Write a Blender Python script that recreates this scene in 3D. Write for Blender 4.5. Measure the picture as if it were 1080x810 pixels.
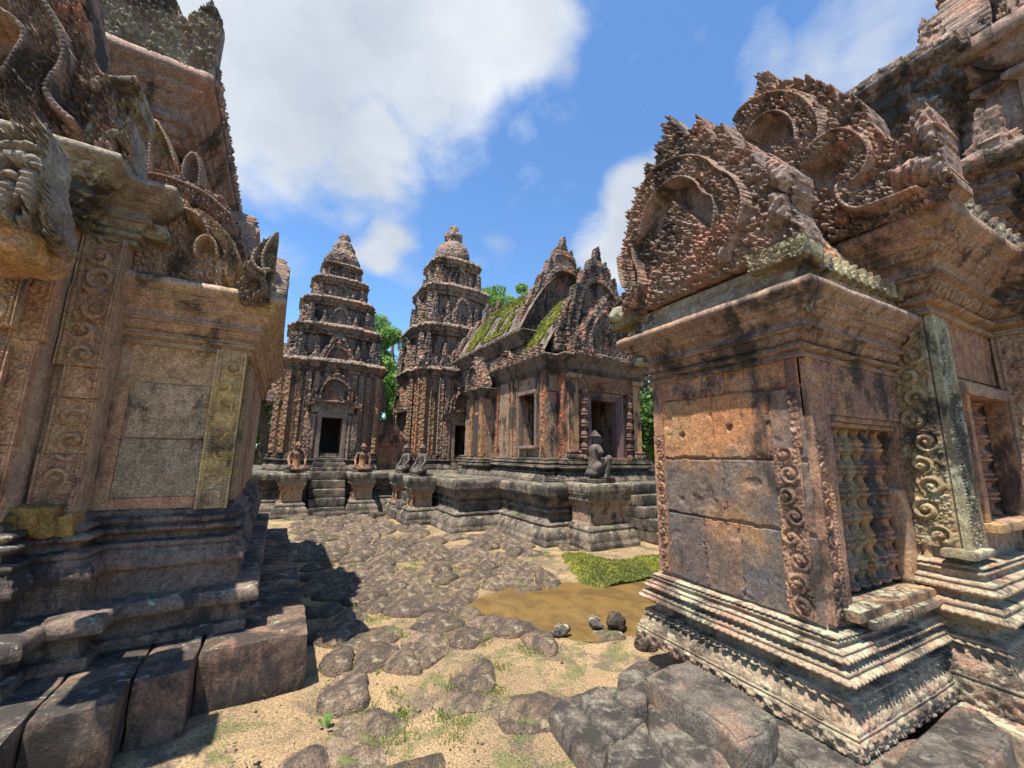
import bpy, math, random
import numpy as np
from mathutils import Matrix, Vector
for o in list(bpy.data.objects): bpy.data.objects.remove(o)
SC = bpy.context.scene; COL = SC.collection
rad = math.radians
# ------------------------------------------------------------------ camera
H = 1.6; FPX = 415.0
yaw, pitch, roll = rad(26.7), rad(10.0), rad(1.0)
F = np.array([math.sin(yaw)*math.cos(pitch), math.cos(yaw)*math.cos(pitch), math.sin(pitch)])
R0 = np.array([math.cos(yaw), -math.sin(yaw), 0.0]); U0 = np.cross(R0, F)
RV = R0*math.cos(roll)+U0*math.sin(roll); UV = -R0*math.sin(roll)+U0*math.cos(roll)
cam = bpy.data.cameras.new('camera'); co = bpy.data.objects.new('camera', cam); COL.objects.link(co)
cam.sensor_fit = 'HORIZONTAL'; cam.sensor_width = 36; cam.lens = FPX/1080*36
cam.clip_start = 0.05; cam.clip_end = 3000
M = Matrix(((RV[0], UV[0], -F[0], 0), (RV[1], UV[1], -F[1], 0), (RV[2], UV[2], -F[2], H), (0, 0, 0, 1)))
co.matrix_world = M; SC.camera = co
CP = np.array([0, 0, H])
def ray(x, y): return (x-540)*RV-(y-405)*UV+FPX*F
# ------------------------------------------------------------------ light
SUN = np.array([-0.29, -0.14, 0.94]); SUN /= np.linalg.norm(SUN)
sl = bpy.data.lights.new('sun', 'SUN'); so = bpy.data.objects.new('sun', sl); COL.objects.link(so)
sl.energy = 5.0; sl.angle = rad(0.53); sl.color = (1.0, 0.94, 0.84)
so.rotation_euler = Vector(SUN).to_track_quat('Z', 'Y').to_euler()
W = bpy.data.worlds.new('World'); SC.world = W; W.use_nodes = True
SC.view_settings.view_transform = 'Standard'; SC.view_settings.look = 'None'
SC.view_settings.exposure = 0.92; SC.view_settings.gamma = 1
SC.render.engine = 'CYCLES'
def build_world():
    nt = W.node_tree; N = nt.nodes; Lk = nt.links; N.clear()
    out = N.new('ShaderNodeOutputWorld'); bg = N.new('ShaderNodeBackground')
    sky = N.new('ShaderNodeTexSky'); sky.sky_type = 'NISHITA'; sky.sun_disc = False
    sky.sun_elevation = math.asin(SUN[2]); sky.sun_rotation = math.atan2(SUN[0], SUN[1])
    sky.air_density = 1.0; sky.dust_density = 0.25; sky.ozone_density = 2.5
    bg.inputs['Strength'].default_value = 0.12
    tc = N.new('ShaderNodeTexCoord')
    def noise(scale, detail, rough=0.55, src=None, off=(0, 0, 0)):
        mp = N.new('ShaderNodeMapping'); mp.inputs['Scale'].default_value = (1, 1, 1.6)
        mp.inputs['Location'].default_value = off
        Lk.new((src or tc.outputs['Generated']), mp.inputs['Vector'])
        n = N.new('ShaderNodeTexNoise'); n.inputs['Scale'].default_value = scale
        n.inputs['Detail'].default_value = detail; n.inputs['Roughness'].default_value = rough
        Lk.new(mp.outputs[0], n.inputs['Vector']); return n
    def math_(op, a, b=None, clamp=False):
        m = N.new('ShaderNodeMath'); m.operation = op; m.use_clamp = clamp
        for i, v in enumerate((a, b)):
            if v is None: continue
            if isinstance(v, (int, float)): m.inputs[i].default_value = v
            else: Lk.new(v, m.inputs[i])
        return m.outputs[0]
    nwarp = noise(2.2, 3)
    wv = N.new('ShaderNodeVectorMath'); wv.operation = 'MULTIPLY_ADD'
    Lk.new(nwarp.outputs['Color'], wv.inputs[0]); wv.inputs[1].default_value = (.35, .35, .35)
    Lk.new(tc.outputs['Generated'], wv.inputs[2])
    sb = N.new('ShaderNodeVectorMath'); sb.operation = 'SUBTRACT'; Lk.new(wv.outputs[0], sb.inputs[0]); sb.inputs[1].default_value = (.175, .175, .175)
    nb = noise(3.0, 9, 0.6)
    blobs = [((300, 10), 17, 1.25), ((420, 60), 13, 1.2), ((230, 80), 12, 1.15), ((520, 10), 9, 1.0), ((370, 175), 9, 1.1), ((400, 265), 6, 1.0), ((300, 130), 10, 1.1),
             ((655, 240), 6.5, 1.35), ((630, 268), 6, 1.3), ((690, 205), 5, 1.2)]
    wisps = [((790, 72), 5, .7), ((880, 48), 6.5, .9), ((960, 22), 8, 1.1), ((722, 45), 2.5, .6), ((300, 290), 4, .8), ((520, 265), 3, .7), ((545, 130), 2, .3), ((420, 275), 4, .7)]
    rnd = random.Random(5)
    def field(items):
      tot = None
      for (px, py), ang, w in items:
          d = ray(px, py); d = d/np.linalg.norm(d)
          dp = N.new('ShaderNodeVectorMath'); dp.operation = 'DISTANCE'
          Lk.new(sb.outputs[0], dp.inputs[0]); dp.inputs[1].default_value = tuple(d)
          q = math_('DIVIDE', dp.outputs['Value'], math.radians(ang)*1.25)
          s = math_('SUBTRACT', 1.0, q, True)
          s = math_('MULTIPLY', s, w)
          tot = s if tot is None else math_('MAXIMUM', tot, s)
      return tot
    tot = field(blobs); wis = field(wisps)
    nw = noise(4.5, 8, .62, off=(2, 6, 1))
    wd = math_('MULTIPLY', math_('MULTIPLY', math_('SUBTRACT', math_('ADD', math_('MULTIPLY', wis, .5), nw.outputs['Fac']), .56), 2.6, True), .62)
    # clouds elsewhere in the sky, beyond the blobs
    n3 = noise(1.3, 2, .5, off=(3, 1, 2))
    dens = math_('ADD', math_('MULTIPLY', tot, 1.15), math_('MULTIPLY', math_('SUBTRACT', nb.outputs['Fac'], 0.5), 1.5))
    dens = math_('SUBTRACT', dens, 0.22)
    d2 = math_('MULTIPLY', dens, 1.9, True)
    sm = N.new('ShaderNodeMapRange'); sm.interpolation_type = 'SMOOTHSTEP'; Lk.new(d2, sm.inputs['Value'])
    nc = noise(2.6, 6, .5, off=(1, 5, 2))
    cr = N.new('ShaderNodeMapRange'); Lk.new(nc.outputs['Fac'], cr.inputs['Value'])
    cr.inputs['From Min'].default_value = .35; cr.inputs['From Max'].default_value = .65
    cc = N.new('ShaderNodeMix'); cc.data_type = 'RGBA'
    cc.inputs['A'].default_value = (2.6, 2.85, 3.2, 1); cc.inputs['B'].default_value = (4.1, 4.25, 4.4, 1)
    Lk.new(cr.outputs[0], cc.inputs['Factor'])
    tint = N.new('ShaderNodeMix'); tint.data_type = 'RGBA'; tint.blend_type = 'MULTIPLY'; tint.inputs['Factor'].default_value = 1
    Lk.new(sky.outputs[0], tint.inputs['A']); tint.inputs['B'].default_value = (.74, .96, 1.12, 1)
    mx = N.new('ShaderNodeMix'); mx.data_type = 'RGBA'
    Lk.new(math_('MAXIMUM', math_('MULTIPLY', sm.outputs[0], 0.93), wd), mx.inputs['Factor'])
    Lk.new(tint.outputs['Result'], mx.inputs['A']); Lk.new(cc.outputs['Result'], mx.inputs['B'])
    Lk.new(mx.outputs['Result'], bg.inputs['Color']); Lk.new(bg.outputs[0], out.inputs[0])
build_world()
# ------------------------------------------------------------------ frames
class Frame:
    def __init__(s, deg, o=(0, 0, 0)):
        a = rad(deg); s.a = a; s.o = np.array(o, float)
        s.R = np.array([[math.cos(a), -math.sin(a), 0], [math.sin(a), math.cos(a), 0], [0, 0, 1.0]])
    def w(s, p): return s.R @ np.array(p, float)+s.o
    def l(s, p): return s.R.T @ (np.array(p, float)-s.o)
    def hit(s, x, y, axis, val):           # pixel -> point on a local plane
        d = s.R.T @ ray(x, y); c = s.l(CP); t = (val-c[axis])/d[axis]; return c+t*d
FR = Frame(0); FL = Frame(3.5, (.12, 3.3, 0)); FC = Frame(3.5)
# ------------------------------------------------------------------ noise
def _h(ix, iy, iz, seed):
    with np.errstate(over='ignore'):
        n = (ix.astype(np.uint32)*np.uint32(374761393)) ^ (iy.astype(np.uint32)*np.uint32(668265263)) ^ (iz.astype(np.uint32)*np.uint32(2246822519)) ^ np.uint32((seed*3266489917+12345) & 0xffffffff)
        n = (n ^ (n >> np.uint32(15)))*np.uint32(2246822519); n = (n ^ (n >> np.uint32(13)))*np.uint32(3266489917); n ^= n >> np.uint32(16)
    return n.astype(np.float64)/4294967295.0
def vn(P, scale, seed=0):
    Q = P/scale; I = np.floor(Q).astype(np.int64); f = Q-I; f = f*f*(3-2*f); r = 0
    for dx in (0, 1):
        wx = f[..., 0] if dx else 1-f[..., 0]
        for dy in (0, 1):
            wy = f[..., 1] if dy else 1-f[..., 1]
            for dz in (0, 1):
                wz = f[..., 2] if dz else 1-f[..., 2]
                r = r+wx*wy*wz*_h(I[..., 0]+dx, I[..., 1]+dy, I[..., 2]+dz, seed)
    return r*2-1
def fbm(P, scale, octv=3, seed=0):
    r = 0; a = 1
    for i in range(octv): r = r+a*vn(P, scale/2**i, seed+i*7); a *= .5
    return r/1.75
def P3(s, t): return np.stack([s, t, np.zeros_like(s)], -1)
def vor(s, t, scale, seed=0, stretch=1.0):
    S = s/scale; T = t/scale/stretch; i = np.floor(S).astype(np.int64); j = np.floor(T).astype(np.int64)
    z = np.zeros_like(i); f1 = np.full(S.shape, 9.0); f2 = f1.copy(); dx = np.zeros_like(S); dy = dx.copy(); rn = dx.copy()
    for a in (-1, 0, 1):
        for b in (-1, 0, 1):
            ci = i+a; cj = j+b
            px = ci+.12+.76*_h(ci, cj, z, seed); py = cj+.12+.76*_h(ci, cj, z+1, seed)
            ex = S-px; ey = T-py; d = np.hypot(ex, ey); near = d < f1
            f2 = np.where(near, f1, np.minimum(f2, d)); 
            dx = np.where(near, ex, dx); dy = np.where(near, ey, dy); rn = np.where(near, _h(ci, cj, z+2, seed), rn); f1 = np.where(near, d, f1)
    return f1, f2, dx, dy, rn
# ------------------------------------------------------------------ carving patterns (height 0..1)
def lumps(s, t, scale=.035, seed=0, curl=True):
    f1, f2, dx, dy, rn = vor(s, t, scale, seed, 1.15)
    k = np.clip((f2-f1)*2.6, 0, 1); h = np.sqrt(k)*(.45+.55*rn)
    if curl:
        an = np.arctan2(dy, dx); h = h*(.66+.34*np.clip(1.6*np.cos(an+f1*11+rn*20), -1, 1))
    return h
def curls(s, t, scale=.08, seed=0):
    """curled leaves of uneven size, each with a spiral rib and a notched edge, small buds between them"""
    f1, f2, dx, dy, rn = vor(s, t, scale, seed, 1.2); k = np.clip((f2-f1)*3.2, 0, 1); an = np.arctan2(dy, dx)
    sg = np.where(rn > .5, 1.0, -1.0); sp = np.clip(.5+1.0*np.cos(an*sg-f1*10+rn*20), 0, 1)
    big = np.sqrt(k)*(.42+.42*sp+.16*np.cos(an*7))*(.75+.35*rn)
    sm = lumps(s, t, scale*.42, seed+5); return np.where((rn > .22) & (k > .12), np.maximum(big, sm*.55), sm*.85)
def leafy(s, t, scale=.03, seed=0):
    f1, f2, dx, dy, rn = vor(s, t, scale*1.7, seed)
    k = np.clip((f2-f1)*3, 0, 1)
    an = np.arctan2(dy, dx)+rn*6
    vein = .5+.5*np.cos(an*3+f1*6)
    return np.clip(np.sqrt(k)*(.35+.65*rn)*(.55+.45*vein)+.18*lumps(s, t, scale*.6, seed+3, False), 0, 1)
def scroll(s, t, period=.16, width=.14, seed=0, both=True):
    j = np.floor(t/period); side = np.where(j % 2 == 0, 1.0, -1.0); jj = j.astype(np.int64)+50; z_ = np.zeros_like(jj)
    r1, r2, r3 = [_h(jj, z_+seed*7+q, z_, 5) for q in (1, 2, 3)]
    cy = (j+.5+.10*(r1-.5))*period; cx = side*width*(.04+.10*r2)
    dx = s-cx; dy = t-cy; r = np.hypot(dx, dy); R = min(period, width)*(.40+.09*r3)
    an = np.arctan2(dy, dx)*side+r1*5
    sp = np.clip(.5+.95*np.cos(an-r/R*7.5), 0, 1)
    ros = np.where(r < R, np.clip(sp, 0, 1)**.6*(1-.25*r/R), 0)
    ros = np.where(r < R*.26, np.sqrt(np.clip(1-(r/(R*.3))**2, 0, 1)), ros)
    petal = (.5+.5*np.cos(an*9))*.35
    ros = np.where((r > R*.26) & (r < R*.5), ros*.7+petal, ros)
    bg = leafy(s, t, max(.012, period*.1), seed)*.62
    stem = np.abs(dx+side*R*.2*np.cos(dy/period*math.pi*2))
    h = np.maximum(ros, np.where(r >= R*.98, bg, 0))
    er = np.clip((fbm(P3(s, t), period*1.3, 3, seed+40)-.22)*4, 0, 1); h = h*(1-er)+(.30+.15*fbm(P3(s, t), .02, 2, 3))*er
    return np.where(np.abs(s) < width*.5, h, 0)
def beads(s, p=.03, t=None): 
    q = ((s/p) % 1)-.5; return np.sqrt(np.clip(1-(2.1*q)**2, 0, 1))
def petals(s, v, p=.07):
    """lotus petals along s; v 0..1 across the moulding"""
    q = np.abs(((s/p) % 1)-.5)*2; edge = (1-np.clip(v, 0, 1)**2.2); e = edge-q
    h = np.clip(e*4, 0, 1)**.5; rib = np.clip(1-q*5, 0, 1)*.25; return np.where(e > 0, h*(.65+rib)+.1*(e < .16), 0)
def flowers(s, t, p=.07):
    a = (s+t)/p; b = (s-t)/p; qa = (a % 1)-.5; qb = (b % 1)-.5; r = np.hypot(qa, qb); an = np.arctan2(qb, qa)
    return np.clip(1.05-r*2.2, 0, 1)**.5*(.6+.4*np.cos(an*4))
def sdpoly(s, t, pts):
    """distance to a polyline, and its running length"""
    best = np.full(s.shape, 1e9); L = np.zeros_like(s); acc = 0
    for (ax, ay), (bx, by) in zip(pts[:-1], pts[1:]):
        ex, ey = bx-ax, by-ay; l2 = ex*ex+ey*ey+1e-12; k = np.clip(((s-ax)*ex+(t-ay)*ey)/l2, 0, 1)
        d = np.hypot(s-ax-k*ex, t-ay-k*ey); m = d < best; best = np.where(m, d, best); L = np.where(m, acc+k*math.sqrt(l2), L); acc += math.sqrt(l2)
    return best, L
def inpoly(s, t, pts):
    c = np.zeros(s.shape, bool); n = len(pts)
    for i in range(n):
        ax, ay = pts[i]; bx, by = pts[(i+1) % n]
        if ay == by: continue
        m = ((ay > t) != (by > t)) & (s < (bx-ax)*(t-ay)/(by-ay)+ax); c ^= m
    return c
def smooth(pts, it=2, closed=False):
    p = [np.array(q, float) for q in pts]
    for _ in range(it):
        q = []
        n = len(p)
        if not closed: q.append(p[0])
        for i in range(n if closed else n-1):
            a, b = p[i], p[(i+1) % n]; q += [a*.75+b*.25, a*.25+b*.75]
        if not closed: q.append(p[-1])
        p = q
    return p
# ------------------------------------------------------------------ mesh collector
class MB:
    def __init__(s): s.v = []; s.f = []; s.c = []; s.n = 0
    def add(s, V, Fq, tint=1.0):
        V = np.asarray(V, float).reshape(-1, 3); s.v.append(V)
        c = np.asarray(tint, float); N_ = len(V)
        if c.size == 1: c = np.full((N_, 3), float(c.reshape(-1)[0]))
        elif c.size == N_*3: c = c.reshape(N_, 3)
        elif c.size == 3: c = np.tile(c.reshape(1, 3), (N_, 1))
        else: c = np.repeat(c.reshape(-1, 1), 3, 1)
        s.c.append(c)
        for q in (Fq if isinstance(Fq, list) else [Fq]): s.f.append(np.asarray(q, np.int64)+s.n)
        s.n += len(V); return s
    def grid(s, G, tint=1.0, flip=False, mask=None):
        n, m = G.shape[:2]; I = np.arange(n*m).reshape(n, m)
        q = np.stack([I[:-1, :-1], I[1:, :-1], I[1:, 1:], I[:-1, 1:]], -1)
        if mask is not None: q = q[mask]
        q = q.reshape(-1, 4)
        if flip: q = q[:, ::-1]
        return s.add(G.reshape(-1, 3), q, tint)
    def poly(s, pts, tint=1.0): return s.add(np.array(pts), np.arange(len(pts)).reshape(1, -1), tint)
    def box(s, c, d, rot=0, tint=1.0, res=.05, rnd=.012, nz=.006, seed=0, tilt=(0, 0), taper=0):
        """a worked block: rounded edges, uneven faces"""
        c = np.array(c, float); d = np.array(d, float)/2
        n = np.clip(np.ceil(2*d/res).astype(int), 2, 60)
        for ax in range(3):
            for sg in (-1, 1):
                a, b = [(1, 2), (2, 0), (0, 1)][ax]
                ka = np.linspace(-1, 1, n[a]+1); kb = np.linspace(-1, 1, n[b]+1)
                A, B = np.meshgrid(ka*d[a], kb*d[b], indexing='ij')
                G = np.zeros(A.shape+(3,)); G[..., a] = A; G[..., b] = B; G[..., ax] = sg*d[ax]
                r = min(rnd, d.min()*.9); In = np.clip(G, -(d-r), d-r); Dv = G-In; Ln = np.linalg.norm(Dv, axis=-1, keepdims=True)
                G = np.where(Ln > 1e-9, In+Dv/np.maximum(Ln, 1e-9)*r, G)
                if taper: G[..., :2] *= (1-taper*(G[..., 2:]+d[2])/(2*d[2]))
                if nz:
                    Q = G+c+seed*3.7; G = G+np.stack([fbm(Q, res*3.5, 3, 11), fbm(Q, res*3.5, 3, 31), fbm(Q, res*3.5, 3, 51)], -1)*nz
                if tilt[0]: x, z = G[..., 0].copy(), G[..., 2].copy(); G[..., 0] = x*math.cos(tilt[0])+z*math.sin(tilt[0]); G[..., 2] = -x*math.sin(tilt[0])+z*math.cos(tilt[0])
                if tilt[1]: y, z = G[..., 1].copy(), G[..., 2].copy(); G[..., 1] = y*math.cos(tilt[1])-z*math.sin(tilt[1]); G[..., 2] = y*math.sin(tilt[1])+z*math.cos(tilt[1])
                if rot: x, y = G[..., 0].copy(), G[..., 1].copy(); G[..., 0] = x*math.cos(rot)-y*math.sin(rot); G[..., 1] = x*math.sin(rot)+y*math.cos(rot)
                s.grid(G+c, tint, flip=(sg < 0))
        return s
    def lathe(s, c, prof, seg=24, tint=1.0, wear=.003, lobes=0):
        c = np.array(c, float); pr = np.array(prof, float); th = np.linspace(0, 2*math.pi, seg+1)
        R = pr[:, 0][None]*(1+.06*bool(lobes)*np.cos(th*lobes)[:, None]); G = np.stack([R*np.cos(th)[:, None], R*np.sin(th)[:, None], np.broadcast_to(pr[:, 1][None], R.shape)], -1)+c
        G[-1] = G[0]
        if wear: G = G+(fbm(G, .06, 2, 5)*wear)[..., None]
        return s.grid(G, tint)
    def tube(s, pts, radii, seg=8, tint=1.0, wear=0.0):
        P = np.array(pts, float); n = len(P); rr = np.broadcast_to(np.asarray(radii, float), (n,)); rings = []
        up = np.array([.13, .21, .97]); 
        for i in range(n):
            t = P[min(i+1, n-1)]-P[max(i-1, 0)]; t /= np.linalg.norm(t)+1e-9
            a = np.cross(t, up); a /= np.linalg.norm(a)+1e-9; b = np.cross(t, a)
            th = np.linspace(0, 2*math.pi, seg+1); rings.append(P[i]+rr[i]*(np.cos(th)[:, None]*a+np.sin(th)[:, None]*b))
        G = np.array(rings)
        if wear: G = G+(fbm(G, .05, 2, 9)*wear)[..., None]
        G[:, -1] = G[:, 0]
        s.grid(G, tint); s.poly(G[0, :-1], tint); s.poly(G[-1, :-1][::-1], tint); return s
    def build(s, name, mat, parent=None, fr=None, smooth=False):
        if not s.v: return None
        V = np.concatenate(s.v); C = np.concatenate(s.c)
        o = None
        if parent is not None and 'o' in META.get(parent.name, {}):
            V = V-META[parent.name]['o']
        me = bpy.data.meshes.new(name); me.vertices.add(len(V)); me.vertices.foreach_set('co', V.ravel())
        tot = sum(q.size for q in s.f); me.loops.add(tot); me.loops.foreach_set('vertex_index', np.concatenate([q.ravel() for q in s.f]))
        sz = np.concatenate([np.full(len(q), q.shape[1]) for q in s.f]); st = np.concatenate([[0], np.cumsum(sz)[:-1]])
        me.polygons.add(len(sz)); me.polygons.foreach_set('loop_start', st); me.polygons.foreach_set('loop_total', sz)
        me.update(calc_edges=True); me.validate()
        at = me.color_attributes.new('tint', 'FLOAT_COLOR', 'POINT'); at.data.foreach_set('color', np.concatenate([C, np.ones((len(C), 1))], 1).ravel())
        if smooth: me.polygons.foreach_set('use_smooth', np.ones(len(sz), bool))
        me.materials.append(mat); ob = bpy.data.objects.new(name, me); COL.objects.link(ob)
        if parent is not None:
            ob.parent = parent
            if parent.name in META: META[ob.name] = META[parent.name]
        return ob
META = {}
def thing(name, label, cat, fr=FR, o=(0, 0, 0), group=None):
    e = bpy.data.objects.new(name, None); COL.objects.link(e); e.empty_display_size = .2
    META[e.name] = {'o': np.array(o, float), 'fr': fr}
    e.location = fr.w(o); e.rotation_euler = (0, 0, fr.a); tag(e, label, cat, group); return e
def tag(o, label=None, cat=None, group=None, kind=None):
    for k, v in (('label', label), ('category', cat), ('group', group), ('kind', kind)):
        if v: o[k] = v
    return o
def wear(G, amp, seed=0, scale=.25):
    """erosion: slow warping plus chipped edges"""
    d = np.stack([fbm(G, scale, 3, seed+k) for k in (1, 2, 3)], -1)*amp
    ch = np.clip(vn(G, scale*.35, seed+9)-.55, 0, 1)*amp*2.5
    d[..., 2] -= ch; return G+d
# ------------------------------------------------------------------ mouldings
def pattern(kind, s, v, w, amp, seed=0):
    if kind == 'bead': return beads(s, .032)*amp*np.sin(np.clip(v, 0, 1)*math.pi)**.5
    if kind == 'petal': return petals(s, v, .075)*amp
    if kind == 'petalup': return petals(s, 1-v, .075)*amp
    if kind == 'bigpetal': return petals(s, v, .14)*amp
    if kind == 'leafy': return leafy(s, v*w, .024, seed)*amp
    if kind == 'flower': return flowers(s, v*w, .075)*amp
    if kind == 'lump': return lumps(s, v*w, .035, seed)*amp
    if kind == 'scrollh': return scroll(v*w-w*.5, s, max(w*.95, .05), w, seed)*amp
    if kind == 'dent': return ((s/.05) % 1 < .6)*amp
    if kind == 'bigbead': return beads(s, .11)*amp*np.sin(np.clip(v, 0, 1)*math.pi)**.5
    return 0*s*v
def sweep(mb, poly, prof, closed=True, du=.02, amp=.012, wr=.006, seed=0, tintf=None, cap=True, skip=(), sc=1.0):
    """carry a moulding profile [(out, z, kind of the segment that ends here)] round a footprint"""
    P = [np.array(p, float) for p in poly]; n = len(P); ne = n if closed else n-1
    nor = []
    for i in range(ne):
        d = P[(i+1) % n]-P[i]; d /= np.linalg.norm(d); nor.append(np.array([d[1], -d[0]]))
    mit = []
    for i in range(n):
        if closed: a, b = nor[i-1], nor[i]
        else: a, b = nor[max(i-1, 0)], nor[min(i, ne-1)]
        mit.append((a+b)/max(.15, 1+a@b))
    # profile samples
    rows = []; 
    for k in range(len(prof)-1):
        (o0, z0), (o1, z1) = prof[k][:2], prof[k+1][:2]; kind = prof[k+1][2] if len(prof[k+1]) > 2 else None
        L = math.hypot(o1-o0, z1-z0); m = max(1, int(math.ceil(L/(du if kind else max(du*2.5, .03)))))
        nn = np.array([(z1-z0), -(o1-o0)])/max(L, 1e-9)
        bul = 0
        for j in range(m+(k == len(prof)-2)):
            q = j/m; oo = o0+(o1-o0)*q; zz = z0+(z1-z0)*q
            if kind in ('round', 'petal', 'petalup', 'bigpetal', 'bead', 'bigbead'): bul = math.sin(q*math.pi)*L*.09
            rows.append((oo, zz, nn, kind if 0 < j else None, q, L, bul))
    for i in range(ne):
        if i in skip: continue
        A, B = P[i], P[(i+1) % n]; L = np.linalg.norm(B-A); m = max(2, int(L/du)); u = np.linspace(0, 1, m+1)
        sarr = (u-.5)*L; fade = np.clip(np.minimum(u, 1-u)*m/1.0, 0, 1)
        G = np.zeros((m+1, len(rows), 3))
        for r, (oo, zz, nn, kind, q, Ls, bul) in enumerate(rows):
            h = pattern(kind, sarr/sc, np.full(m+1, q), Ls/sc, amp, seed+r//50)*fade if kind else 0*sarr
            off = oo+nn[0]*(h+bul); z = zz+nn[1]*(h+bul)
            X = (A[None]*(1-u[:, None])+B[None]*u[:, None])+off[:, None]*(mit[i][None]*(1-u[:, None])+mit[(i+1) % n][None]*u[:, None])
            G[:, r, :2] = X; G[:, r, 2] = z
        if wr: G = wear(G, wr, seed)
        t = 1.0 if tintf is None else tintf(G)
        mb.grid(G, t)
    if cap and closed:
        for oo, zz, fl in ((prof[-1][0], prof[-1][1], False), (prof[0][0], prof[0][1], True)):
            pts = [np.append(P[i]+oo*mit[i], zz) for i in range(n)]
            mb.poly(pts[::-1] if fl else pts)
    return mb
def relief(mb, O, Ux, Vx, Nx, w, h, res, hf, depth=.03, tint=1.0, back=.0, wr=.0, closeback=False):
    """carved slab: height field hf(s,t) over w x h (s centred), nan = cut away; sides closed down to -back"""
    O, Ux, Vx, Nx = [np.array(a, float) for a in (O, Ux, Vx, Nx)]
    n = max(2, int(w/res)); m = max(2, int(h/res)); S, T = np.meshgrid(np.linspace(-w/2, w/2, n+1), np.linspace(0, h, m+1), indexing='ij')
    Hh = hf(S, T); ok = ~np.isnan(Hh); H0 = np.where(ok, Hh, 0)*depth
    G = O+S[..., None]*Ux+T[..., None]*Vx+H0[..., None]*Nx
    if wr: G = wear(G, wr)
    cell = ok[:-1, :-1] & ok[1:, :-1] & ok[1:, 1:] & ok[:-1, 1:]
    flip = np.dot(np.cross(Ux, Vx), Nx) < 0
    mb.grid(G, tint, flip=flip, mask=cell)
    if back:
        Gb = O+S[..., None]*Ux+T[..., None]*Vx-back*Nx
        if closeback: mb.grid(Gb, tint if np.ndim(tint) < 2 else tint, flip=not flip, mask=cell)
        pad = np.pad(cell, 1); I = np.arange((n+1)*(m+1)).reshape(n+1, m+1)
        q = []
        for (di, dj, a, b) in ((-1, 0, (0, 1), (0, 0)), (1, 0, (1, 0), (1, 1)), (0, -1, (0, 0), (1, 0)), (0, 1, (1, 1), (0, 1))):
            e = cell & ~pad[1+di:1+di+cell.shape[0], 1+dj:1+dj+cell.shape[1]]
            ii, jj = np.nonzero(e)
            if len(ii):
                a_ = I[ii+a[0], jj+a[1]]; b_ = I[ii+b[0], jj+b[1]]; q.append(np.stack([a_, b_], -1))
        if q:
            q = np.concatenate(q); ids = np.unique(q); mp = np.zeros((n+1)*(m+1), np.int64); mp[ids] = np.arange(len(ids)); k = len(ids)
            g0, g1 = G.reshape(-1, 3)[ids], Gb.reshape(-1, 3)[ids]; nl = max(1, min(12, int(back/max(res*1.6, .012)))); a_ = mp[q[:, 0]]; b_ = mp[q[:, 1]]; Vs = []; Fs = []
            ctr = O+Vx*h*.4
            for j in range(nl+1):
                f_ = j/nl; v_ = g0*(1-f_)+g1*f_; e_ = math.sin(f_*math.pi)
                if e_ > 1e-6:
                    r_ = v_-ctr; r_ = r_-(r_@Nx)[:, None]*Nx; r_ /= np.linalg.norm(r_, axis=1, keepdims=True)+1e-9
                    v_ = v_+r_*(fbm(v_, max(.03, res*4), 3, 7)*min(.012, back*.12)*e_)[:, None]
                Vs.append(v_)
                if j < nl: Fs.append(np.stack([a_+j*k, a_+(j+1)*k, b_+(j+1)*k, b_+j*k], -1))
            Fq = np.concatenate(Fs)
            if flip: Fq = Fq[:, ::-1]
            tt = tint
            if np.ndim(tint) == 3: tt = np.concatenate([tint.reshape(-1, 3)[ids]]*(nl+1))
            mb.add(np.concatenate(Vs), Fq, tt)
    return mb
def panel(mb, O, Ux, Nx, w, h, res, kind, depth=.015, seed=0, border=.0, tint=1.0, wr=0.003, back=.02, period=None):
    """an upright carved panel; O is the middle of its foot"""
    def hf(s, t):
        iw = w-2*border
        if kind == 'scroll': b = scroll(s, t, period or iw*1.05, iw, seed)
        elif kind == 'lumps': b = lumps(s, t, period or .03, seed)
        elif kind == 'leafy': b = leafy(s, t, period or .024, seed)
        elif kind == 'flower': b = flowers(s, t, period or .07)
        elif kind == 'plain': b = .5+.12*fbm(P3(s, t), .05, 2, seed)
        elif kind == 'drops':
            q = np.abs(((s/.11) % 1)-.5)*2; d = h-t; L_ = .5*h*(.6+.4*((np.floor(s/.11) % 2)))
            b = np.where((q < 1-(d/L_)) & (d < L_), .3+.7*flowers(s, t, .03), .1)
        else: b = 0*s
        if border:
            e = np.minimum(w/2-np.abs(s), 9)
            b = np.where(e < border, .9-.35*(np.abs(e-border*.5) < border*.16), b)
            b = np.where((e < border*.98) & (e > border*.55), .55+.4*beads(t, .022), b)
        return b
    return relief(mb, O, Ux, (0, 0, 1), Nx, w, h, res, hf, depth, tint, back, wr)
# ------------------------------------------------------------------ materials
def new_mat(name):
    m = bpy.data.materials.new(name); m.use_nodes = True; nt = m.node_tree; nt.nodes.clear(); return m, nt.nodes, nt.links
def nmix(N, L, fac, a, b, mode='MIX'):
    m = N.new('ShaderNodeMix'); m.data_type = 'RGBA'; m.blend_type = mode
    for s, v in (('Factor', fac), ('A', a), ('B', b)):
        if isinstance(v, (int, float)): m.inputs[s].default_value = v
        elif isinstance(v, tuple): m.inputs[s].default_value = v+(1,) if len(v) == 3 else v
        else: L.new(v, m.inputs[s])
    return m.outputs['Result']
def nrange(N, L, v, a, b, c=0, d=1):
    m = N.new('ShaderNodeMapRange'); m.interpolation_type = 'SMOOTHSTEP'; L.new(v, m.inputs['Value'])
    for k, x in (('From Min', a), ('From Max', b), ('To Min', c), ('To Max', d)): m.inputs[k].default_value = x
    return m.outputs[0]
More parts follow.
